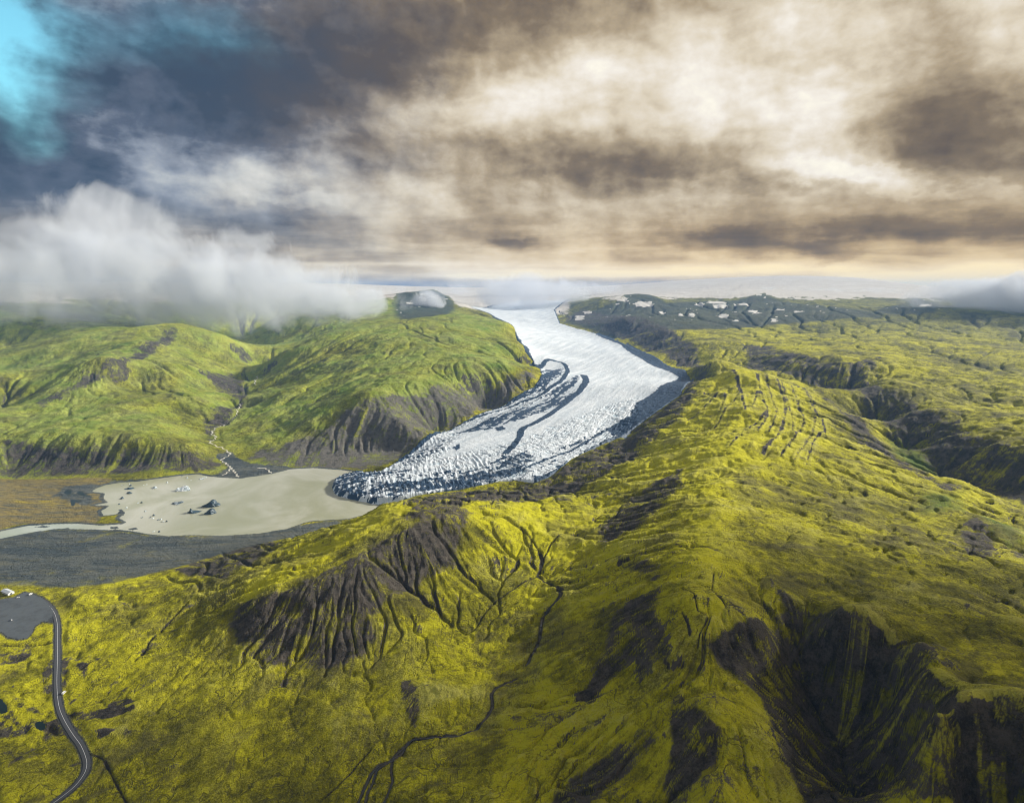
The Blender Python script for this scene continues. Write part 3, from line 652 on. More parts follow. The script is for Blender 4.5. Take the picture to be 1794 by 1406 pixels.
def ground_material():
    m, t, b, o = new_mat('ground')
    geo = t.new('ShaderNodeNewGeometry'); P_ = geo.outputs['Position']
    moss_, green_, scree_, pale_ = [t.attr('cover', i) for i in range(4)]
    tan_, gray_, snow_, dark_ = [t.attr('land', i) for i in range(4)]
    grav_, wet_, stk_ = [t.attr('worn', i) for i in range(3)]
    wrp = t.new('ShaderNodeTexNoise'); t.l.new(P_, wrp.inputs['Vector']); wrp.inputs['Scale'].default_value = .02; wrp.inputs['Detail'].default_value = 3
    PW = t.vec('ADD', P_, t.vec('MULTIPLY', t.vec('SUBTRACT', wrp.outputs['Color'], (.5, .5, .5)), (60, 60, 30)))
    n1 = t.noise(P_, .012, 6, .6); n2 = t.noise(P_, .07, 6, .65); n3 = t.noise(P_, .45, 5, .7); n4 = t.noise(P_, .004, 3, .5)
    n0 = t.noise(P_, .009, 5, .6, .8)
    pale_rock = t.attr('stone', 0); crest_ = t.attr('stone', 1)
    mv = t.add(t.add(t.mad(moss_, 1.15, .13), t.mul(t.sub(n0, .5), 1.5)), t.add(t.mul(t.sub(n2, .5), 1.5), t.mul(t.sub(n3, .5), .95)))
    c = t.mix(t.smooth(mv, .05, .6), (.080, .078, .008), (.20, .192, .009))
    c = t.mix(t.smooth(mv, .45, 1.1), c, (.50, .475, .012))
    c = t.mix(t.mul(t.smooth(t.add(crest_, t.mul(t.sub(n3, .5), .8)), .2, 1.0), .5), c, (.54, .51, .09))
    c = t.mix(t.mul(t.smooth(t.add(pale_, t.mul(t.sub(n3, .5), 1.4)), .25, .85), .6), c, (.48, .46, .13))
    c = t.mix(t.smooth(t.sub(n3, t.mul(n2, .5)), .28, .42), c, (.075, .075, .012)) if False else c
    cg = t.mix(t.smooth(t.add(n1, t.mul(t.sub(n3, .5), .5)), .3, .7), (.11, .20, .022), (.38, .435, .10))
    cg = t.mix(t.attr('worn', 3), t.mix(n1, (.030, .080, .006), (.075, .15, .010)), cg)
    c = t.mix(t.smooth(t.add(green_, t.mul(t.sub(n2, .5), .5)), .12, .85), c, cg)
    dk = t.mix(n2, (.028, .040, .048), (.060, .072, .060))
    c = t.mix(t.mul(dark_, .9), c, dk)
    rock = t.mix(t.smooth(t.add(n2, t.mul(t.sub(n3, .5), .5)), .32, .7), (.030, .028, .027), (.125, .108, .090))
    rock = t.mix(t.mul(t.smooth(stk_, .45, .85), .55), rock, (.13, .12, .10))
    rock = t.mix(t.mul(pale_rock, t.smooth(n2, .3, .6, .3, .85)), rock, (.175, .165, .145))
    npp = t.noise(PW, .017, 7, .62); np2 = t.noise(t.vec('ADD', P_, (311, 97, 0)), .006, 5, .6, .5)
    bald = t.smooth(t.add(npp, t.add(t.mul(t.sub(np2, .5), 1.2), t.mul(t.sub(stk_, .5), -.45))), .54, .70)
    c = t.mix(t.mul(bald, .45), c, t.mix(n2, (.062, .054, .030), (.125, .110, .055)))
    crk = t.math('ABSOLUTE', t.sub(t.noise(PW, .035, 3, .55), .5)); crk2 = t.math('ABSOLUTE', t.sub(t.noise(PW, .11, 3, .6), .5))
    crm = t.math('MAXIMUM', t.smooth(crk, .004, .022, 1.0, 0.0), t.mul(t.smooth(crk2, .006, .035, 1.0, 0.0), .5))
    crm = t.mul(crm, t.smooth(t.add(n1, t.mul(t.sub(stk_, .5), .8)), .42, .62))
    c = t.mix(t.mul(crm, .62), c, (.055, .050, .028))
    nsum = t.add(t.add(t.mul(t.sub(n2, .5), 1.2), t.mul(t.sub(n3, .5), .6)), t.add(t.mul(t.sub(stk_, .5), -.8), t.mul(t.sub(npp, .5), 1.3)))
    sm = t.mad(t.smooth(scree_, 0.02, .3), nsum, scree_)
    c = t.mix(t.smooth(sm, .32, .74), c, rock)
    sv = t.vec('MULTIPLY', P_, (.004, .020, .01)); wn = t.noise(sv, 1.0, 6, .6, 1.6); wn2 = t.noise(sv, 3.0, 5, .6, 2.2)
    tn = t.mix(t.smooth(t.add(wn2, t.mul(t.sub(n3, .5), .3)), .36, .62), (.12, .115, .085), (.26, .205, .065))
    tn = t.mix(t.smooth(wn, .58, .68), tn, (.36, .29, .03))
    c = t.mix(t.smooth(t.add(tan_, t.mul(t.sub(n2, .5), .5)), .3, .7), c, tn)
    gr = t.mix(t.smooth(t.add(wn, t.mul(t.sub(n2, .5), .4)), .38, .62), (.058, .074, .082), (.120, .130, .120))
    gr = t.mix(t.mul(t.smooth(wn2, .52, .66), .4), gr, (.17, .15, .055))
    c = t.mix(t.smooth(t.add(gray_, t.mul(t.sub(n2, .5), .5)), .3, .7), c, gr)
    c = t.mix(grav_, c, t.mix(n3, (.045, .050, .058), (.075, .082, .092)))
    c = t.mix(t.mul(wet_, .7), c, (.030, .027, .020))
    c = t.mix(t.smooth(t.add(snow_, t.mul(t.add(t.sub(n2, .5), t.sub(npp, .5)), .75)), .35, .6), c, t.mix(dark_, t.mix(t.smooth(n4, .4, .65), (.50, .445, .375), (.60, .555, .50)), (.64, .62, .585)))  # beige of warm light and haze is put into the ice-cap snow colour
    t.l.new(c, b.inputs['Base Color']); b.inputs['Roughness'].default_value = .95
    b.inputs['Specular IOR Level'].default_value = .15
    bp = t.new('ShaderNodeBump'); bp.inputs['Strength'].default_value = 1.0; bp.inputs['Distance'].default_value = 3.0
    hgt = t.add(t.add(t.mul(n2, 2.6), t.mul(n3, t.mad(scree_, 1.2, 1.0))), t.mul(crm, -.6)); t.l.new(hgt, bp.inputs['Height']); t.l.new(bp.outputs[0], b.inputs['Normal'])
    return m
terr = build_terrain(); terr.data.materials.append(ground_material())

# ------------------------------------------------------------------ lake
def build_lake():
    st = 3
    fi, fj = np.arange(0, NR, st), np.arange(0, NC, st)
    s = S_lake[np.ix_(fi, fj)]; s = blur(sst(sdf_poly(lake_q, U[np.ix_(fi, fj)], V[np.ix_(fi, fj)], 60), -26, -20), 1, 1)
    keep = (s[:-1, :-1] > .1) & (s[1:, 1:] > .1)
    co = np.stack([X[np.ix_(fi, fj)], Y[np.ix_(fi, fj)], np.zeros(s.shape, np.float32)], -1)
    me, _ = grid_mesh('lake', co, len(fi), len(fj), keep)
    o = bpy.data.objects.new('lake', me); SC.collection.objects.link(o); o['kind'] = 'structure'
    m, t, b, _o = new_mat('silty_water')
    P_ = t.new('ShaderNodeNewGeometry').outputs['Position']
    c = t.mix(t.smooth(t.noise(P_, .0035, 4, .55, 1.2), .35, .65), (.33, .335, .22), (.47, .465, .38))
    t.l.new(c, b.inputs['Base Color']); b.inputs['Roughness'].default_value = .12; b.inputs['IOR'].default_value = 1.38
    bp = t.new('ShaderNodeBump'); bp.inputs['Strength'].default_value = .06; bp.inputs['Distance'].default_value = .5
    t.l.new(t.noise(P_, .25, 4, .6), bp.inputs['Height']); t.l.new(bp.outputs[0], b.inputs['Normal'])
    me.materials.append(m)
build_lake()

# ------------------------------------------------------------------ glacier tongue
def build_glacier():
    ga = np.linspace(math.atan((555 - 897) / F), math.atan((1235 - 897) / F), 680); gl = np.concatenate([np.linspace(math.log(1380), math.log(4200), 470, endpoint=False), np.linspace(math.log(4200), math.log(7800), 110)])
    a, l = np.meshgrid(ga, gl); d = np.exp(l); u, v = a * F, l * F
    x, y = d * np.sin(a), d * np.cos(a); fi, fj = findex(a, l)
    zb = bil(blur(Z0, 3, 2), fi, fj); s = sdf_poly(glac_q, u, v, 200)
    zb = np.maximum(zb, 0)
    def ar(pts, soft, jag=1.):
        return sst(sdf_poly(chart(pts), u, v, 60) + jag * (nm * 5 + nf * 4), -soft, soft)
    def ln_(pts, w):
        dd = dist_line(dense(pts, 3), u, v, 40) + nm * 2.5 + nf * 1.5
        return 1 - sst(dd, w * .5, w * 1.35)
    nm = fbm(x / 60, y / 60, 4, .55); nf = fbm(x / 18, y / 18, 4, .6); nb = fbm(x / 260, y / 260, 4)
    # flow-wise coordinates of the tongue: s along, c across (world metres)
    ax = chart([(1130,650),(1040,720),(960,775),(860,815),(620,852)]); axy = world_xy(ax)
    bd = np.full(x.shape, 1e12); along = np.zeros(x.shape); across = np.zeros(x.shape); acc = 0
    for i in range(len(axy) - 1):
        p, q = axy[i], axy[i + 1]; e = q - p; L = np.hypot(*e); tt = ((x - p[0]) * e[0] + (y - p[1]) * e[1]) / L ** 2
        tc = np.clip(tt, 0 if i else -9, 1 if i < len(axy) - 2 else 9)
        dx, dy = x - p[0] - tc * e[0], y - p[1] - tc * e[1]; d2 = dx * dx + dy * dy; c = d2 < bd
        bd[c] = d2[c]; along[c] = (acc + tc * L)[c]; across[c] = ((e[0] * dy - e[1] * dx) / L)[c]; acc += L
    fl = fbm(along / 210, across / 26, 5, .55); cre = fbm(along / 13 + .5 * nm, across / 70 + .4 * nm, 4, .6, ridged=True); ser = fbm(x / 24, y / 24, 4, .6, ridged=True)
    cre2 = fbm(along / 70 + .5 * nm, across / 11 + .6 * nm, 4, .55, ridged=True)
    snout = ar([(560,850),(600,820),(700,822),(800,805),(900,780),(960,760),(1050,720),(1120,700),(1120,760),(1010,830),(940,860),(800,875),(640,895)], 14)
    snout = np.maximum(snout, ar([(560,840),(690,805),(760,755),(860,715),(940,660),(985,640),(1000,660),(960,700),(880,735),(800,775),(760,830),(640,880)], 10))
    deb = np.zeros_like(x)
    D1 = [(978,562),(1060,594),(1089,606),(1118,628),(1148,644),(1189,662),(1148,689),(1115,711),(1104,732),(1060,757),(1098,768),(1150,732),(1202,696),(1222,668),(1212,644),(1160,624),(1110,602),(1060,582),(1000,566)]
    D2 = [(1098,760),(1050,778),(1012,800),(985,818),(955,834),(935,842),(935,856),(975,846),(1010,812),(1060,786)]
    D3 = [(896,575),(912,597),(928,618),(936,640),(950,640),(944,662),(926,682),(890,704),(860,717),(800,744),(762,764),(724,796),(704,810),(676,822),(720,780),(760,748),(830,718),(890,692),(930,668),(938,652),(916,620),(898,590)]
    for q, sf in ((D1, 3), (D2, 4), (D3, 3.5)): deb = np.maximum(deb, ar(q, sf, .7))
    L1 = [(935,644),(955,635),(975,636),(990,643),(994,655),(985,668),(965,681),(945,697),(905,711),(870,723),(820,740)]
    L2 = [(1023,662),(1026,673),(1015,690),(1000,703),(985,716),(960,734),(935,748),(915,758),(910,772),(897,790),(885,802)]
    L3 = [(1062,758),(1010,788),(970,804),(915,828),(860,846)]
    deb = np.maximum(deb, np.maximum(ln_(L1, 4.5) * .95, np.maximum(ln_(L2, 6.5), ln_(L3, 3) * .8)))
    deb = np.maximum(deb, .9 * ln_([(1010,664),(985,680),(950,702),(900,722)], 6) * sst(nf + fl, -.2, .2))
    dirty = .55 * ar([(1016,660),(960,700),(900,722),(850,740),(800,765),(850,762),(900,745),(960,727),(1010,695)], 7)
    dirty = np.maximum(dirty, .58 * ar([(940,650),(985,640),(990,660),(950,690),(900,708),(830,735),(760,765),(700,812),(690,820),(740,765),(890,700)], 8))
    dirty = np.maximum(dirty, .42 * ar([(572,849),(600,828),(664,824),(700,826),(760,834),(830,828),(880,806),(925,795),(935,812),(900,850),(800,862),(700,880),(633,880),(585,868)], 7))
    dirty = np.maximum(dirty, .4 * ar([(690,815),(740,780),(800,770),(770,800),(730,825)], 10))
    dirty = np.maximum(dirty, .35 * ar([(880,850),(920,815),(1000,780),(1060,755),(1100,745),(1040,795),(960,850)], 7))
    deb = np.maximum(deb, .50 * ar([(655,852),(700,850),(760,846),(830,838),(880,820),(905,803),(935,800),(930,818),(880,840),(820,852),(740,862),(690,866)], 4, 1.4))
    deb = np.maximum(deb, .46 * ar([(574,850),(600,828),(650,824),(668,832),(640,842),(640,860),(625,872),(590,866)], 6, 1.8))
    deb = np.maximum(deb, (1 - sst(s + nm * 2, 3, 8)) * sst(d, 1650, 1800))
    deb = np.maximum(deb, .85 * ar([(868,756),(880,752),(885,757),(872,762)], 2) ); deb = np.maximum(deb, .8 * ar([(795,790),(805,784),(808,792),(798,797)], 2))
    brk = np.clip(snout, 0, 1)
    edge = sst(s, 0, 7)
    s = s + 2.2 * nm + 1.6 * nf; edge = sst(s, 0, 7)
    z = zb + 10.5 * edge - 7 + 9 * sst(s, 8, 80)
    rough = (.9 + 4.2 * brk) * edge
    z = z + rough * (.75 * (cre - .35) + .45 * (cre2 - .3) + .45 * (ser - .4) + .3 * nf) + edge * (2.5 * nb + 1.2 * fl) + 3.0 * deb * edge * (nf + .3)
    low = sst(-((cre - .35) * .75 + (cre2 - .3) * .45 + (ser - .4) * .35), -.02, .4)
    dirt = np.clip(deb + sst(dirty + .5 * fl + .35 * nf + .3 * low * brk + .0, .35, .62) * sst(dirty, .05, .3) * .95, 0, 1)
    fl3 = fbm(along / 9 + .8 * nm, across / 40 + nm, 4, .6)
    dirt = np.clip(dirt + (dirt > .2) * (dirt < .6) * (.55 * fl3 + .35 * nf), 0, 1)
    dirt = np.maximum(dirt, .75 * low * brk * sst(nm + .15, -.15, .3))
    tint = np.clip(.5 + .8 * fl, 0, 1)
    si = (s[:-1, :-1] > -3) | (s[1:, 1:] > -3)
    me, used = grid_mesh('glacier', np.stack([x, y, z], -1), len(gl), len(ga), si)
    add_attr(me, 'ice', (dirt, np.clip(low * brk + .15 * low, 0, 1), tint, brk), used)
    o = bpy.data.objects.new('glacier', me); SC.collection.objects.link(o); o['kind'] = 'structure'
    m, t, b, _o = new_mat('glacier_ice')
    P_ = t.new('ShaderNodeNewGeometry').outputs['Position']
    dirt_, low_, tint_, brk_ = [t.attr('ice', i) for i in range(4)]
    n2 = t.noise(P_, .06, 6, .65); n3 = t.noise(P_, .3, 5, .7)
    c = t.mix(t.smooth(t.add(tint_, t.mul(t.sub(n2, .5), .6)), .2, .9), (.54, .60, .66), (.73, .775, .82))
    c = t.mix(t.mul(low_, .75), c, (.24, .42, .54))
    dv = t.add(dirt_, t.add(t.mul(t.sub(n2, .5), .7), t.mul(t.sub(n3, .5), .9)))
    c = t.mix(t.smooth(dv, .36, .62), c, t.mix(n3, (.008, .026, .060), (.028, .070, .135)))  # debris is black; the blue of the haze is put into its colour
    t.l.new(c, b.inputs['Base Color']); b.inputs['Roughness'].default_value = .6; b.inputs['Specular IOR Level'].default_value = .3
    bp = t.new('ShaderNodeBump'); bp.inputs['Strength'].default_value = .7; bp.inputs['Distance'].default_value = 2.0
    t.l.new(t.add(t.mul(n2, 2), n3), bp.inputs['Height']); t.l.new(bp.outputs[0], b.inputs['Normal'])
    me.materials.append(m)
build_glacier()
#@@OBJECTS
#@@THINGS
import bmesh
COL = SC.collection
def link(name, me, mat=None, parent=None, kind=None):
    o = bpy.data.objects.new(name, me); COL.objects.link(o)
    if mat is not None and not me.materials: me.materials.append(mat)
    if parent is not None: o.parent = parent
    if kind: o['kind'] = kind
    return o
def tag(o, label, cat, group=None):
    o['label'] = label; o['category'] = cat
    if group: o['group'] = group
    return o
def plain_mat(name, col, rough=.6, metal=0., spec=.5, grime=.25, scale=.8):
    m, t, b, o = new_mat(name)
    P_ = t.new('ShaderNodeTexCoord').outputs['Object']
    n = t.noise(P_, scale, 5, .65)
    c = t.mix(t.mul(t.smooth(n, .4, .75), grime), col, tuple(x * .55 for x in col))
    t.l.new(c, b.inputs['Base Color']); b.inputs['Roughness'].default_value = rough; b.inputs['Metallic'].default_value = metal
    b.inputs['Specular IOR Level'].default_value = spec
    return m
M_asphalt = plain_mat('asphalt', (.060, .064, .072), .85, grime=.4, scale=.25)
M_line = plain_mat('road_paint', (.74, .76, .80), .6, grime=.2)
M_white = plain_mat('white_paint', (.80, .81, .80), .45)
M_roof = plain_mat('pale_roof', (.52, .56, .60), .5)
M_glass = plain_mat('dark_glass', (.02, .025, .03), .12, grime=0)
M_tyre = plain_mat('tyre', (.02, .02, .02), .9)
M_lamp = plain_mat('lamp_lens', (.7, .7, .68), .2, grime=0)
M_red = plain_mat('tail_lens', (.35, .02, .015), .3, grime=0)
M_door = plain_mat('door_paint', (.12, .13, .15), .5)
M_gravel = plain_mat('car_park_gravel', (.075, .088, .100), .95, grime=.8, scale=.06)
M_brook = plain_mat('dark_brook_water', (.022, .021, .018), .25, grime=.3, scale=.1)
M_pale = plain_mat('glacial_stream_water', (.66, .64, .55), .4, grime=.35, scale=.06)
M_pond = plain_mat('pond_water', (.004, .014, .013), .3, spec=.15, grime=.2, scale=.05)

def ribbon(name, xy, z, w, mat, parent=None, kind=None, crown=0.):
    xy = np.asarray(xy, float); n = len(xy); w = np.broadcast_to(np.asarray(w, float), (n,))
    tg = np.gradient(xy, axis=0); tg /= np.linalg.norm(tg, axis=1)[:, None] + 1e-9; nm = np.stack([-tg[:, 1], tg[:, 0]], -1)
    rows = []
    for k, s in enumerate((-.5, -.2, .2, .5)):
        p = xy + nm * (w * s)[:, None]; rows.append(np.c_[p, z + (crown if k in (1, 2) else 0)])
    co = np.stack(rows, 1)
    me, _ = grid_mesh(name, co, n, 4)
    return link(name, me, mat, parent, kind)

# road, its centre line, and the car park
road = ribbon('road', road_xy, road_z - .25, 7.0, M_asphalt, kind='structure', crown=.08)
sel = slice(10, len(road_xy))
ribbon('centre_line', road_xy[sel], road_z[sel] - .11, .30, M_line, parent=road)
st_ = 1; sk = (S_lot[:-1, :-1] > 1) & (S_lot[1:, 1:] > 1)
me, _ = grid_mesh('car_park', np.stack([X, Y, np.full_like(X, lot_z + .25)], -1), NR, NC, sk); link('car_park', me, M_gravel, kind='structure')

# running water
for q in BROOK:
    c = dense(q, 2.0); zz = zat(c); kk = np.ones(9) / 9; zz = np.convolve(np.r_[np.full(4, zz[0]), zz, np.full(4, zz[-1])], kk, 'valid')
    ribbon('brook', world_xy(c), zz + .55, 2.6 + .9 * np.sin(np.arange(len(c)) * .31) , M_brook, kind='structure')
for q in PALE:
    c = dense(q, 1.5); zz = zat(c) + .9; c = c + np.stack([1.4 * np.sin(np.arange(len(c)) * .8), 0 * c[:, 0]], -1)
    ribbon('glacial_stream', world_xy(c), zz, 3.4 + 1.3 * np.sin(np.arange(len(c)) * .37), M_pale, kind='structure')
for q, z_ in zip(PONDS, POND_Z):
    xy = world_xy(dense(q + q[:1], 2.0)); bm = bmesh.new()
    ctr = xy.mean(0); bm.faces.new([bm.verts.new((ctr[0] + (p[0] - ctr[0]) * 1.12, ctr[1] + (p[1] - ctr[1]) * 1.12, z_ + .05)) for p in xy[:-1]])
    bmesh.ops.triangulate(bm, faces=bm.faces); bmesh.ops.recalc_face_normals(bm, faces=bm.faces)
    me = bpy.data.meshes.new('pond'); bm.to_mesh(me); bm.free(); link('pond', me, M_pond, kind='structure')

# ------------------------------------------------------------------ icebergs
def iceberg_material():
    m, t, b, o = new_mat('iceberg_ice')
    P_ = t.new('ShaderNodeTexCoord').outputs['Object']; oi = t.new('ShaderNodeObjectInfo')
    sp = t.new('ShaderNodeSeparateColor'); t.l.new(oi.outputs['Color'], sp.inputs[0])
    w = t.new('ShaderNodeTexWave', wave_type='BANDS', bands_direction='DIAGONAL'); t.l.new(P_, w.inputs['Vector'])
    w.inputs['Scale'].default_value = .11; w.inputs['Distortion'].default_value = 5; w.inputs['Detail'].default_value = 4
    n = t.noise(P_, .16, 6, .65)
    ice = t.mix(t.smooth(n, .35, .7), (.72, .75, .77), (.42, .55, .62))
    ash = t.mix(n, (.010, .028, .045), (.045, .085, .115))
    f = t.add(sp.outputs[0], t.add(t.mul(t.sub(w.outputs['Fac'], .5), .35), t.mul(t.sub(n, .5), .7)))
    t.l.new(t.mix(t.smooth(f, .42, .58), ice, ash), b.inputs['Base Color']); b.inputs['Roughness'].default_value = .45
    bp = t.new('ShaderNodeBump'); bp.inputs['Strength'].default_value = .8; bp.inputs['Distance'].default_value = .8
    t.l.new(t.noise(P_, .6, 4, .6), bp.inputs['Height']); t.l.new(bp.outputs[0], b.inputs['Normal'])
    return m
M_berg = iceberg_material()
def berg_mesh(seed, w, h, dep, kind):
    r = random.Random(seed); bm = bmesh.new(); bmesh.ops.create_icosphere(bm, subdivisions=4 if w > 12 else 3, radius=1.0)
    ph = [r.uniform(0, 99) for _ in range(4)]
    cuts = [(r.uniform(0, 6.28), r.uniform(-.2, .9), r.uniform(.55, .9)) for _ in range(9)]
    co = np.array([v.co[:] for v in bm.verts])
    for a, e, dd in cuts:                                     # calved flat faces
        nrm = np.array([math.cos(a) * math.cos(e), math.sin(a) * math.cos(e), math.sin(e)])
        k = co @ nrm - dd; k[k < 0] = 0; co -= np.outer(k, nrm) * .9
    q = co * 2.3
    nz_ = fbm(q[:, 0] + ph[0], q[:, 1] + q[:, 2] * 1.3 + ph[1], 4, .6)
    co *= (1 + .28 * nz_)[:, None]
    if kind == 'peak': co[:, 2] *= np.clip(1.25 - .75 * np.abs(co[:, 0] - .1), .4, 2)
    if kind == 'ship': co[:, 2] *= np.clip(.35 + 1.3 * np.exp(-((co[:, 0] + .45) / .22) ** 2), .3, 2); co[:, 1] *= 1 - .5 * np.abs(co[:, 0])
    if kind == 'twin': co[:, 2] *= .62 + .5 * np.exp(-((co[:, 0] - .3) / .5) ** 2) + .3 * np.exp(-((co[:, 0] + .75) / .22) ** 2)
    if kind == 'flat': co[:, 2] *= .5 + .3 * np.sin(co[:, 0] * 5 + ph[2])
    co[:, 2] += .05
    for v, c in zip(bm.verts, co): v.co = (c[0] * w / 2, c[1] * dep / 2, c[2] * h)
    me = bpy.data.meshes.new('iceberg'); bm.to_mesh(me); bm.free(); return me
BERGS = [  # column, row of waterline, width px, height/width, ash, shape, label
 (364,889,33,.34,.86,'twin','largest dark blue iceberg with two humps, topmost of the dark trio'),
 (337,899,26,.24,.80,'ship','long low dark iceberg with a small tower at its left end'),
 (368,901,25,.36,.88,'peak','dark pointed iceberg with a white waterline, lowest of the dark trio'),
 (317,860,28,.26,.40,'twin','striped white and blue iceberg with a bright white block'),
 (309,883,21,.17,.66,'flat','flat grey iceberg with a white lump at its right end'),
 (224,857,18,.16,.92,'flat','dark flat iceberg lying along the far left of the lagoon'),
 (224,865,12,.30,.92,'peak','dark wedge iceberg just below the long flat dark one'),
 (212,874,8,.45,.84,'twin','dark teal lump of ice near the left sandbank'),
 (208,883.5,4,.4,.85,'peak','tiny dark ice chunk below the teal lump'),
 (269,855.5,10,.32,.48,'twin','small white iceberg with a dark cap, alone in the upper lagoon'),
 (247,881,5,.4,.85,'peak','dark half of a black and white pair of ice chunks'),
 (241,881,4,.4,.15,'flat','white half of a black and white pair of ice chunks'),
 (221,889.5,5,.35,.08,'flat','lone white floe near the hooked sandbank'),
 (254,896,5,.4,.45,'peak','grey white floe above the scattered cluster'),
 (248,907,5,.4,.55,'twin','mottled floe left of the dark chunk and white floe'),
 (268,903.5,6,.4,.82,'peak','dark chunk right above a bright white floe'),
 (262,906.5,5,.25,.75,'flat','thin grey sliver left of the bright white floe'),
 (267,908.5,6,.3,.05,'flat','bright white floe under the dark chunk'),
 (277,911,5,.4,.6,'peak','leftmost piece of the scattered row of brash ice'),
 (281,910,4,.45,.35,'twin','pale piece topmost in the scattered row of brash ice'),
 (282,914,3,.4,.7,'peak','dark bit lowest in the scattered row of brash ice'),
 (286,914,4,.4,.25,'twin','white piece in the middle of the brash ice row'),
 (291,914,5,.45,.75,'peak','dark upright piece ending the brash ice row on the right'),
 (268,931.5,5,.3,.05,'flat','white floe close to the near shore of the lagoon'),
 (278.5,932,5,.6,.85,'peak','small dark cone of ice close to the near shore'),
 (292,845.5,4,.5,.1,'peak','tiny bright white chunk alone near the far shore'),
 (256,849,4,.3,.2,'flat','right one of two pale specks in the upper left lagoon'),
 (251,849.5,3,.3,.2,'flat','left one of two pale specks in the upper left lagoon'),
 (213,850.5,5,.3,.6,'flat','mottled speck of ice left of the green dark chunk'),
 (226,848,3,.45,.1,'peak','white speck above the green dark chunk'),
 (228,851,6,.35,.9,'peak','greenish dark chunk behind the long flat dark iceberg'),
 (352,839.5,10,.3,.35,'flat','white streaked berg stranded by the far shore'),
 (359,836.8,6,.3,.12,'flat','small white floe touching the berg by the far shore'),
 (318,834.5,6,.3,.6,'flat','grey sliver of ice hugging the far shore'),
 (327,837.5,5,.35,.15,'twin','pale speck right of the grey sliver at the far shore'),
 (334,841.5,3,.3,.4,'flat','faint small floe off the far shore'),
 (195,921,4,.3,.2,'flat','white floe grounded in the river mouth'),
]
rr = random.Random(4)
for i, (px, py, wpx, hw, ash, kd, lab) in enumerate(BERGS):
    a, t_ = ray(px, py); d = H / t_; slant = math.hypot(d, H) * math.cos(a) * .98; w = wpx * slant / F * .95
    o = link('iceberg', berg_mesh(50 + i, w, w * hw * .95, w * rr.uniform(.6, 1.0), kd), M_berg)
    o.location = (d * math.sin(a), d * math.cos(a) + w * .3, 0.0); o.rotation_euler.z = -a + rr.uniform(-.25, .25); o.color = (ash, 0, 0, 1)
    tag(o, lab, 'iceberg', 'icebergs adrift in the lagoon')

# ------------------------------------------------------------------ visitor building and vehicles
def box(bm, x0, x1, y0, y1, z0, z1, taper=0.):
    v = [bm.verts.new((x0 + (taper if z else 0) * (1 if x == 0 else -1) if False else (x0, x1)[x], (y0, y1)[y], (z0, z1)[z])) for z in (0, 1) for y in (0, 1) for x in (0, 1)]
    for f in ((0, 2, 3, 1), (4, 5, 7, 6), (0, 1, 5, 4), (2, 6, 7, 3), (0, 4, 6, 2), (1, 3, 7, 5)): bm.faces.new([v[i] for i in f])
def bm_obj(name, bm, mat, parent):
    bmesh.ops.recalc_face_normals(bm, faces=bm.faces); me = bpy.data.meshes.new(name); bm.to_mesh(me); bm.free()
    return link(name, me, mat, parent)
def prism(bm, prof, y0, y1):
    a = [bm.verts.new((x, y0, z)) for x, z in prof]; b = [bm.verts.new((x, y1, z)) for x, z in prof]
    bm.faces.new(a); bm.faces.new(b[::-1]); n = len(prof)
    for i in range(n): bm.faces.new((a[i], a[(i + 1) % n], b[(i + 1) % n], b[i]))
def lot_point(px, py, z):
    a, t_ = ray(px, py); d = (H - z) / t_; return d * math.sin(a), d * math.cos(a)
p0, p1 = lot_point(3.5, 1036.5, 9.3), lot_point(18.5, 1043, 9.3)
bl = math.hypot(p1[0] - p0[0], p1[1] - p0[1]) * .82; bw = bl * .40
hb = bpy.data.objects.new('visitor_building', None); COL.objects.link(hb)
hb.location = ((p0[0] + p1[0]) / 2, (p0[1] + p1[1]) / 2 + bw * .35, 9.25); hb.rotation_euler.z = math.atan2(p1[1] - p0[1], p1[0] - p0[0])
tag(hb, 'long white single storey building with pale roof beside the car park', 'building')
bm = bmesh.new(); prism(bm, [(-bw / 2, 0), (bw / 2, 0), (bw / 2, 3.2), (0, 4.9), (-bw / 2, 3.2)], -bl / 2, bl / 2)
bmesh.ops.rotate(bm, cent=(0, 0, 0), matrix=__import__('mathutils').Matrix.Rotation(math.radians(-90), 3, 'Z'), verts=bm.verts); bm_obj('wall', bm, M_white, hb)
bm = bmesh.new()
for s in (-1, 1):
    e = bw / 2 + .45; z0_, z1_ = 3.2 - .45 * 1.7 / (bw / 2), 4.95
    v = [bm.verts.new(c) for c in ((-bl / 2 - .4, s * e, z0_ + .06), (bl / 2 + .4, s * e, z0_ + .06), (bl / 2 + .4, 0, z1_ + .06), (-bl / 2 - .4, 0, z1_ + .06),
                                     (-bl / 2 - .4, s * e, z0_ + .24), (bl / 2 + .4, s * e, z0_ + .24), (bl / 2 + .4, 0, z1_ + .24), (-bl / 2 - .4, 0, z1_ + .24))]
    for f in ((0, 1, 2, 3), (4, 7, 6, 5), (0, 4, 5, 1), (1, 5, 6, 2), (2, 6, 7, 3), (3, 7, 4, 0)): bm.faces.new([v[i] for i in f])
bm_obj('roof', bm, M_roof, hb)
for k in range(5):
    x = -bl / 2 + bl * (k + .6) / 5.4; bm = bmesh.new(); box(bm, x - .7, x + .7, -bw / 2 - .05, -bw / 2 + .1, 1.1, 2.4); wn = bm_obj('window', bm, M_glass, hb)
bm = bmesh.new(); box(bm, bl / 2 - .1, bl / 2 + .05, -1.5, 1.5, .3, 2.6); bm_obj('window', bm, M_glass, hb)
bm = bmesh.new(); box(bm, -bl / 2 + .1, -bl / 2 + 1.1, -bw / 2 - .06, -bw / 2 + .1, 0, 2.1); bm_obj('door', bm, M_door, hb)

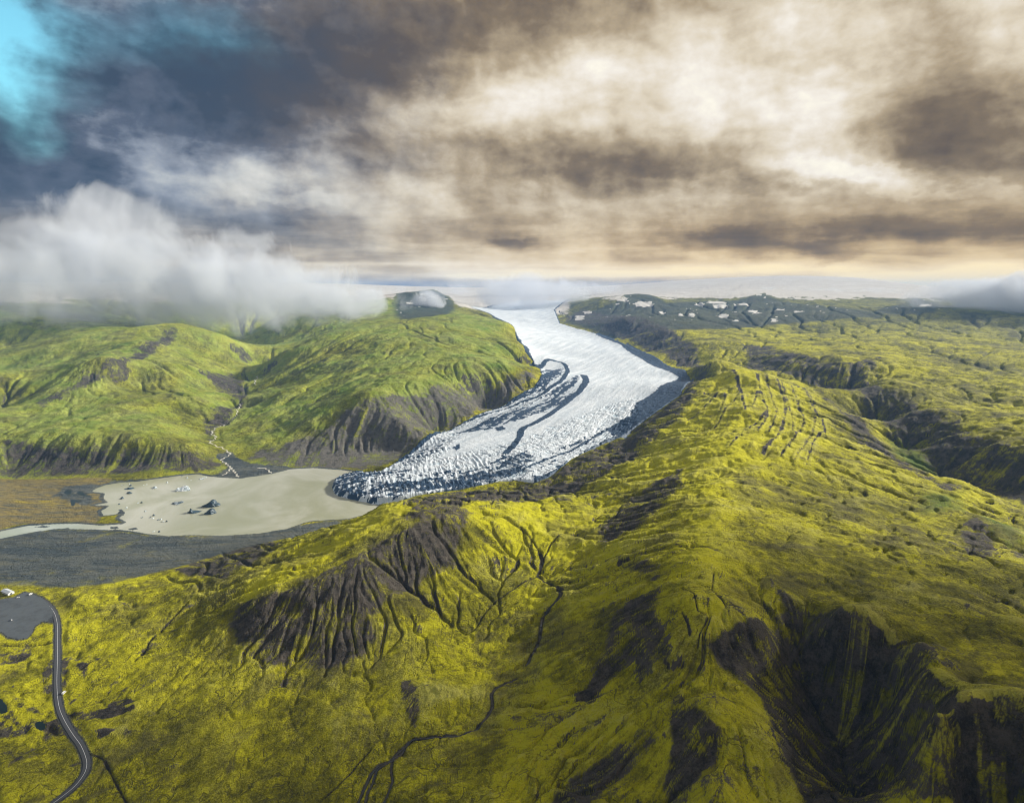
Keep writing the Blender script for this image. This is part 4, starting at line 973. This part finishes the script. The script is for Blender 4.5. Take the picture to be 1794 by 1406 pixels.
def vehicle(name, label, cat, px, py, z, heading, van=False, group='vehicles at the car park', paint=None):
    root = bpy.data.objects.new(name, None); COL.objects.link(root)
    x, y = lot_point(px, py, z); root.location = (x, y, z); root.rotation_euler.z = heading
    L, Wd, Hh = (6.2, 2.1, 2.6) if van else (4.6, 1.9, 1.62); h = L / 2
    if van: body = [(-h, .4), (h - .1, .4), (h, .7), (h - .15, 1.25), (h - 1.1, 2.45), (h - 1.4, Hh), (-h + .15, Hh), (-h, Hh - .3)]; glass = [(h - 1.12, 1.5), (h - .42, 1.5), (h - 1.05, 2.25), (-h + .5, 2.25), (-h + .5, 1.5)]
    else: body = [(-h, .38), (h - .05, .38), (h, .62), (h - .1, .88), (h - 1.15, 1.02), (h - 1.85, 1.56), (-h + .9, Hh), (-h + .25, 1.12), (-h, 1.0)]; glass = [(h - 1.35, 1.06), (h - 1.9, 1.5), (-h + .95, 1.52), (-h + .45, 1.08)]
    bm = bmesh.new(); prism(bm, body, -Wd / 2, Wd / 2); bmesh.ops.bevel(bm, geom=list(bm.edges), offset=.09, segments=2, affect='EDGES'); bm_obj('body', bm, paint or M_white, root)
    bm = bmesh.new(); prism(bm, glass, -Wd / 2 - .02, Wd / 2 + .02); bm_obj('side_window', bm, M_glass, root)
    bm = bmesh.new(); q = [(h - 1.2, 1.08), (h - 1.82, 1.53)] if not van else [(h - .22, 1.42), (h - 1.08, 2.4)]
    nx = .03; v = [bm.verts.new((xx + nx + d_, s * (Wd / 2 - .2), zz + nx)) for d_ in (0, .03) for (xx, zz) in q for s in (-1, 1)]
    for f in ((0, 1, 3, 2), (4, 6, 7, 5), (0, 4, 5, 1), (2, 3, 7, 6), (0, 2, 6, 4), (1, 5, 7, 3)): bm.faces.new([v[i] for i in f])
    bm_obj('windscreen', bm, M_glass, root)
    for sx in (-1, 1):
        for sy in (-1, 1):
            bm = bmesh.new(); bmesh.ops.create_cone(bm, cap_ends=True, segments=16, radius1=.36, radius2=.36, depth=.24)
            bmesh.ops.rotate(bm, cent=(0, 0, 0), matrix=__import__('mathutils').Matrix.Rotation(math.radians(90), 3, 'X'), verts=bm.verts)
            w_ = bm_obj('wheel', bm, M_tyre, root); w_.location = (sx * L * .31, sy * (Wd / 2 - .06), .36)
    for s in (-1, 1):
        bm = bmesh.new(); box(bm, h - .12, h + .02, s * .68 - .2, s * .68 + .2, .64, .84); bm_obj('headlight', bm, M_lamp, root)
        bm = bmesh.new(); box(bm, -h - .02, -h + .1, s * .72 - .15, s * .72 + .15, .8, 1.0); bm_obj('tail_light', bm, M_red, root)
    tag(root, label, cat, group); return root
M_silver = plain_mat('silver_paint', (.55, .57, .58), .3, .3)
vehicle('parked_car', 'white car parked nearest the long white building', 'car', 32, 1046.5, 9.3, .7)
vehicle('parked_van', 'white van at the far corner of the car park', 'van', 54, 1041, 9.3, 1.35, True)
vehicle('parked_car', 'pale car alone in the middle of the dark car park', 'car', 20, 1086, 9.3, 2.5, paint=M_silver)
zc = float(zat(chart([(112, 1214)]))[0]); vehicle('parked_van', 'white camper van pulled off beside the road', 'van', 112, 1214, zc + .05, 1.6, True, group=None)
#@@ENDTHINGS
#@@CLOUDS
def ico(name, sub):
    import bmesh
    bm = bmesh.new(); bmesh.ops.create_icosphere(bm, subdivisions=sub, radius=1.0)
    me = bpy.data.meshes.new(name); bm.to_mesh(me); bm.free(); return me
def at(px, d, z):
    a = math.atan((px - 897) / F); return (d * math.sin(a), d * math.cos(a), z)

def build_haze():
    co = [(x, y, z) for z in (-25, 850) for y in (-9000, 24000) for x in (-24000, 24000)]
    me = bpy.data.meshes.new('haze'); me.from_pydata(co, [], [(0,2,3,1),(4,5,7,6),(0,1,5,4),(2,6,7,3),(0,4,6,2),(1,3,7,5)]); me.update()
    o = bpy.data.objects.new('haze', me); SC.collection.objects.link(o); o['kind'] = 'stuff'
    m = bpy.data.materials.new('haze'); m.use_nodes = True; t = NT(m.node_tree); t.n.clear()
    v = t.new('ShaderNodeVolumePrincipled'); v.inputs["Color"].default_value = (.24, .51, 1.0, 1); v.inputs['Density'].default_value = HAZE_DENSITY
    v.inputs['Anisotropy'].default_value = 0
    out = t.new('ShaderNodeOutputMaterial'); t.l.new(v.outputs[0], out.inputs['Volume']); me.materials.append(m)
build_haze()

def cloud(name, label, px, d, z, size, dens, thr, scale, seed, group='low clouds on the hills'):
    me = ico(name, 4); o = bpy.data.objects.new(name, me); SC.collection.objects.link(o)
    o.location = at(px, d, z); o.scale = size; o.rotation_euler.z = -math.atan((px - 897) / F)
    o['label'] = label; o['category'] = 'cloud'; o['group'] = group
    m = bpy.data.materials.new('cloud_vapour'); m.use_nodes = True; t = NT(m.node_tree); t.n.clear()
    tc = t.new('ShaderNodeTexCoord').outputs['Object']
    P_ = t.vec('ADD', t.vec('MULTIPLY', tc, tuple(s / 1000 for s in size)), (seed * 3.1, seed * 1.7, seed * .9))
    r2 = t.vec('DOT_PRODUCT', tc, tc)
    nb = t.noise(t.vec('MULTIPLY', P_, (1.0, 1.0, .75)), scale, 7, .62, .6)
    f = t.mul(t.sub(t.sub(nb, thr), t.mul(t.math('POWER', r2, 1.3), .34)), 11.0)
    dn = t.mul(t.math('MINIMUM', t.math('MAXIMUM', f, 0.0), 1.0), dens)
    v = t.new('ShaderNodeVolumePrincipled'); v.inputs['Color'].default_value = (.82, .85, .91, 1); v.inputs['Anisotropy'].default_value = .0
    t.l.new(dn, v.inputs['Density'])
    out = t.new('ShaderNodeOutputMaterial'); t.l.new(v.outputs[0], out.inputs['Volume']); me.materials.append(m)
    m.cycles.volume_step_rate = .3
    return o
cloud('cloud_bank', 'long grey cloud bank lying over the green ridge left of the glacier', 120, 4700, 610, (2400, 900, 470), .0040, .41, 3.0, 1)
cloud('cloud_plume', 'torn plume of cloud rising from the bank into the dark sky on the left', 215, 5000, 900, (760, 500, 470), .0024, .43, 2.6, 11)
cloud('cloud_bank', 'ragged cloud trailing down over the head of the green ravine', 430, 4500, 500, (1200, 700, 350), .0034, .40, 3.4, 6)
cloud('mist', 'ragged strip of mist on the plateau left of the glacier', 600, 5000, 420, (700, 500, 200), .0045, .38, 4.0, 2)
cloud('mist', 'thin white mist hanging over the upper glacier', 940, 6700, 480, (900, 500, 300), .0030, .38, 3.2, 3)
cloud('mist', 'small puff of mist beside the dark snowy knoll', 752, 5600, 410, (200, 180, 150), .010, .34, 5.0, 4)
cloud('cloud_bank', 'grey cloud bank on the plateau under the bright gap in the sky', 1790, 6600, 480, (1000, 700, 230), .006, .34, 3.4, 5)
cloud('mist', 'wide thin veil of mist dissolving the ice cap on the horizon', 900, 8800, 540, (2600, 700, 170), .0016, .40, 2.0, 7)
cloud('mist', 'pale mist along the foot of the ice cap on the right', 1420, 8600, 500, (1500, 500, 110), .0016, .41, 2.4, 9)

def add_shade_cloud():
    """unseen cloud added between the low sun and the nearest slopes to shade them"""
    me = ico('unseen_shade_cloud', 4); o = bpy.data.objects.new('unseen_shade_cloud', me); COL.objects.link(o)
    up = 1500.0; run = up / math.tan(math.radians(SUN_EL)); a = math.radians(SUN_AZ)
    o.location = (SHADE_X + run * math.sin(a), SHADE_Y + run * math.cos(a), up); o.scale = (1300, 560, 190)  # added out of view so that its shade darkens the foreground
    for v in me.vertices:
        c = v.co; k = 1 + .16 * math.sin(5 * c.x + 2 * c.y) * math.cos(4 * c.y - 3 * c.z + 1); v.co = c * k
    tag(o, 'unseen cloud added off to the right to shade the near slopes', 'cloud'); o['kind'] = 'stuff'
    m = bpy.data.materials.new('unseen_shade_cloud'); m.use_nodes = True; t = NT(m.node_tree); t.n.clear()
    v = t.new('ShaderNodeVolumePrincipled'); v.inputs['Color'].default_value = (.97, .97, .98, 1); v.inputs['Density'].default_value = SHADE_DENSITY
    out = t.new('ShaderNodeOutputMaterial'); t.l.new(v.outputs[0], out.inputs['Volume']); me.materials.append(m)
add_shade_cloud()
#@@ENDCLOUDS
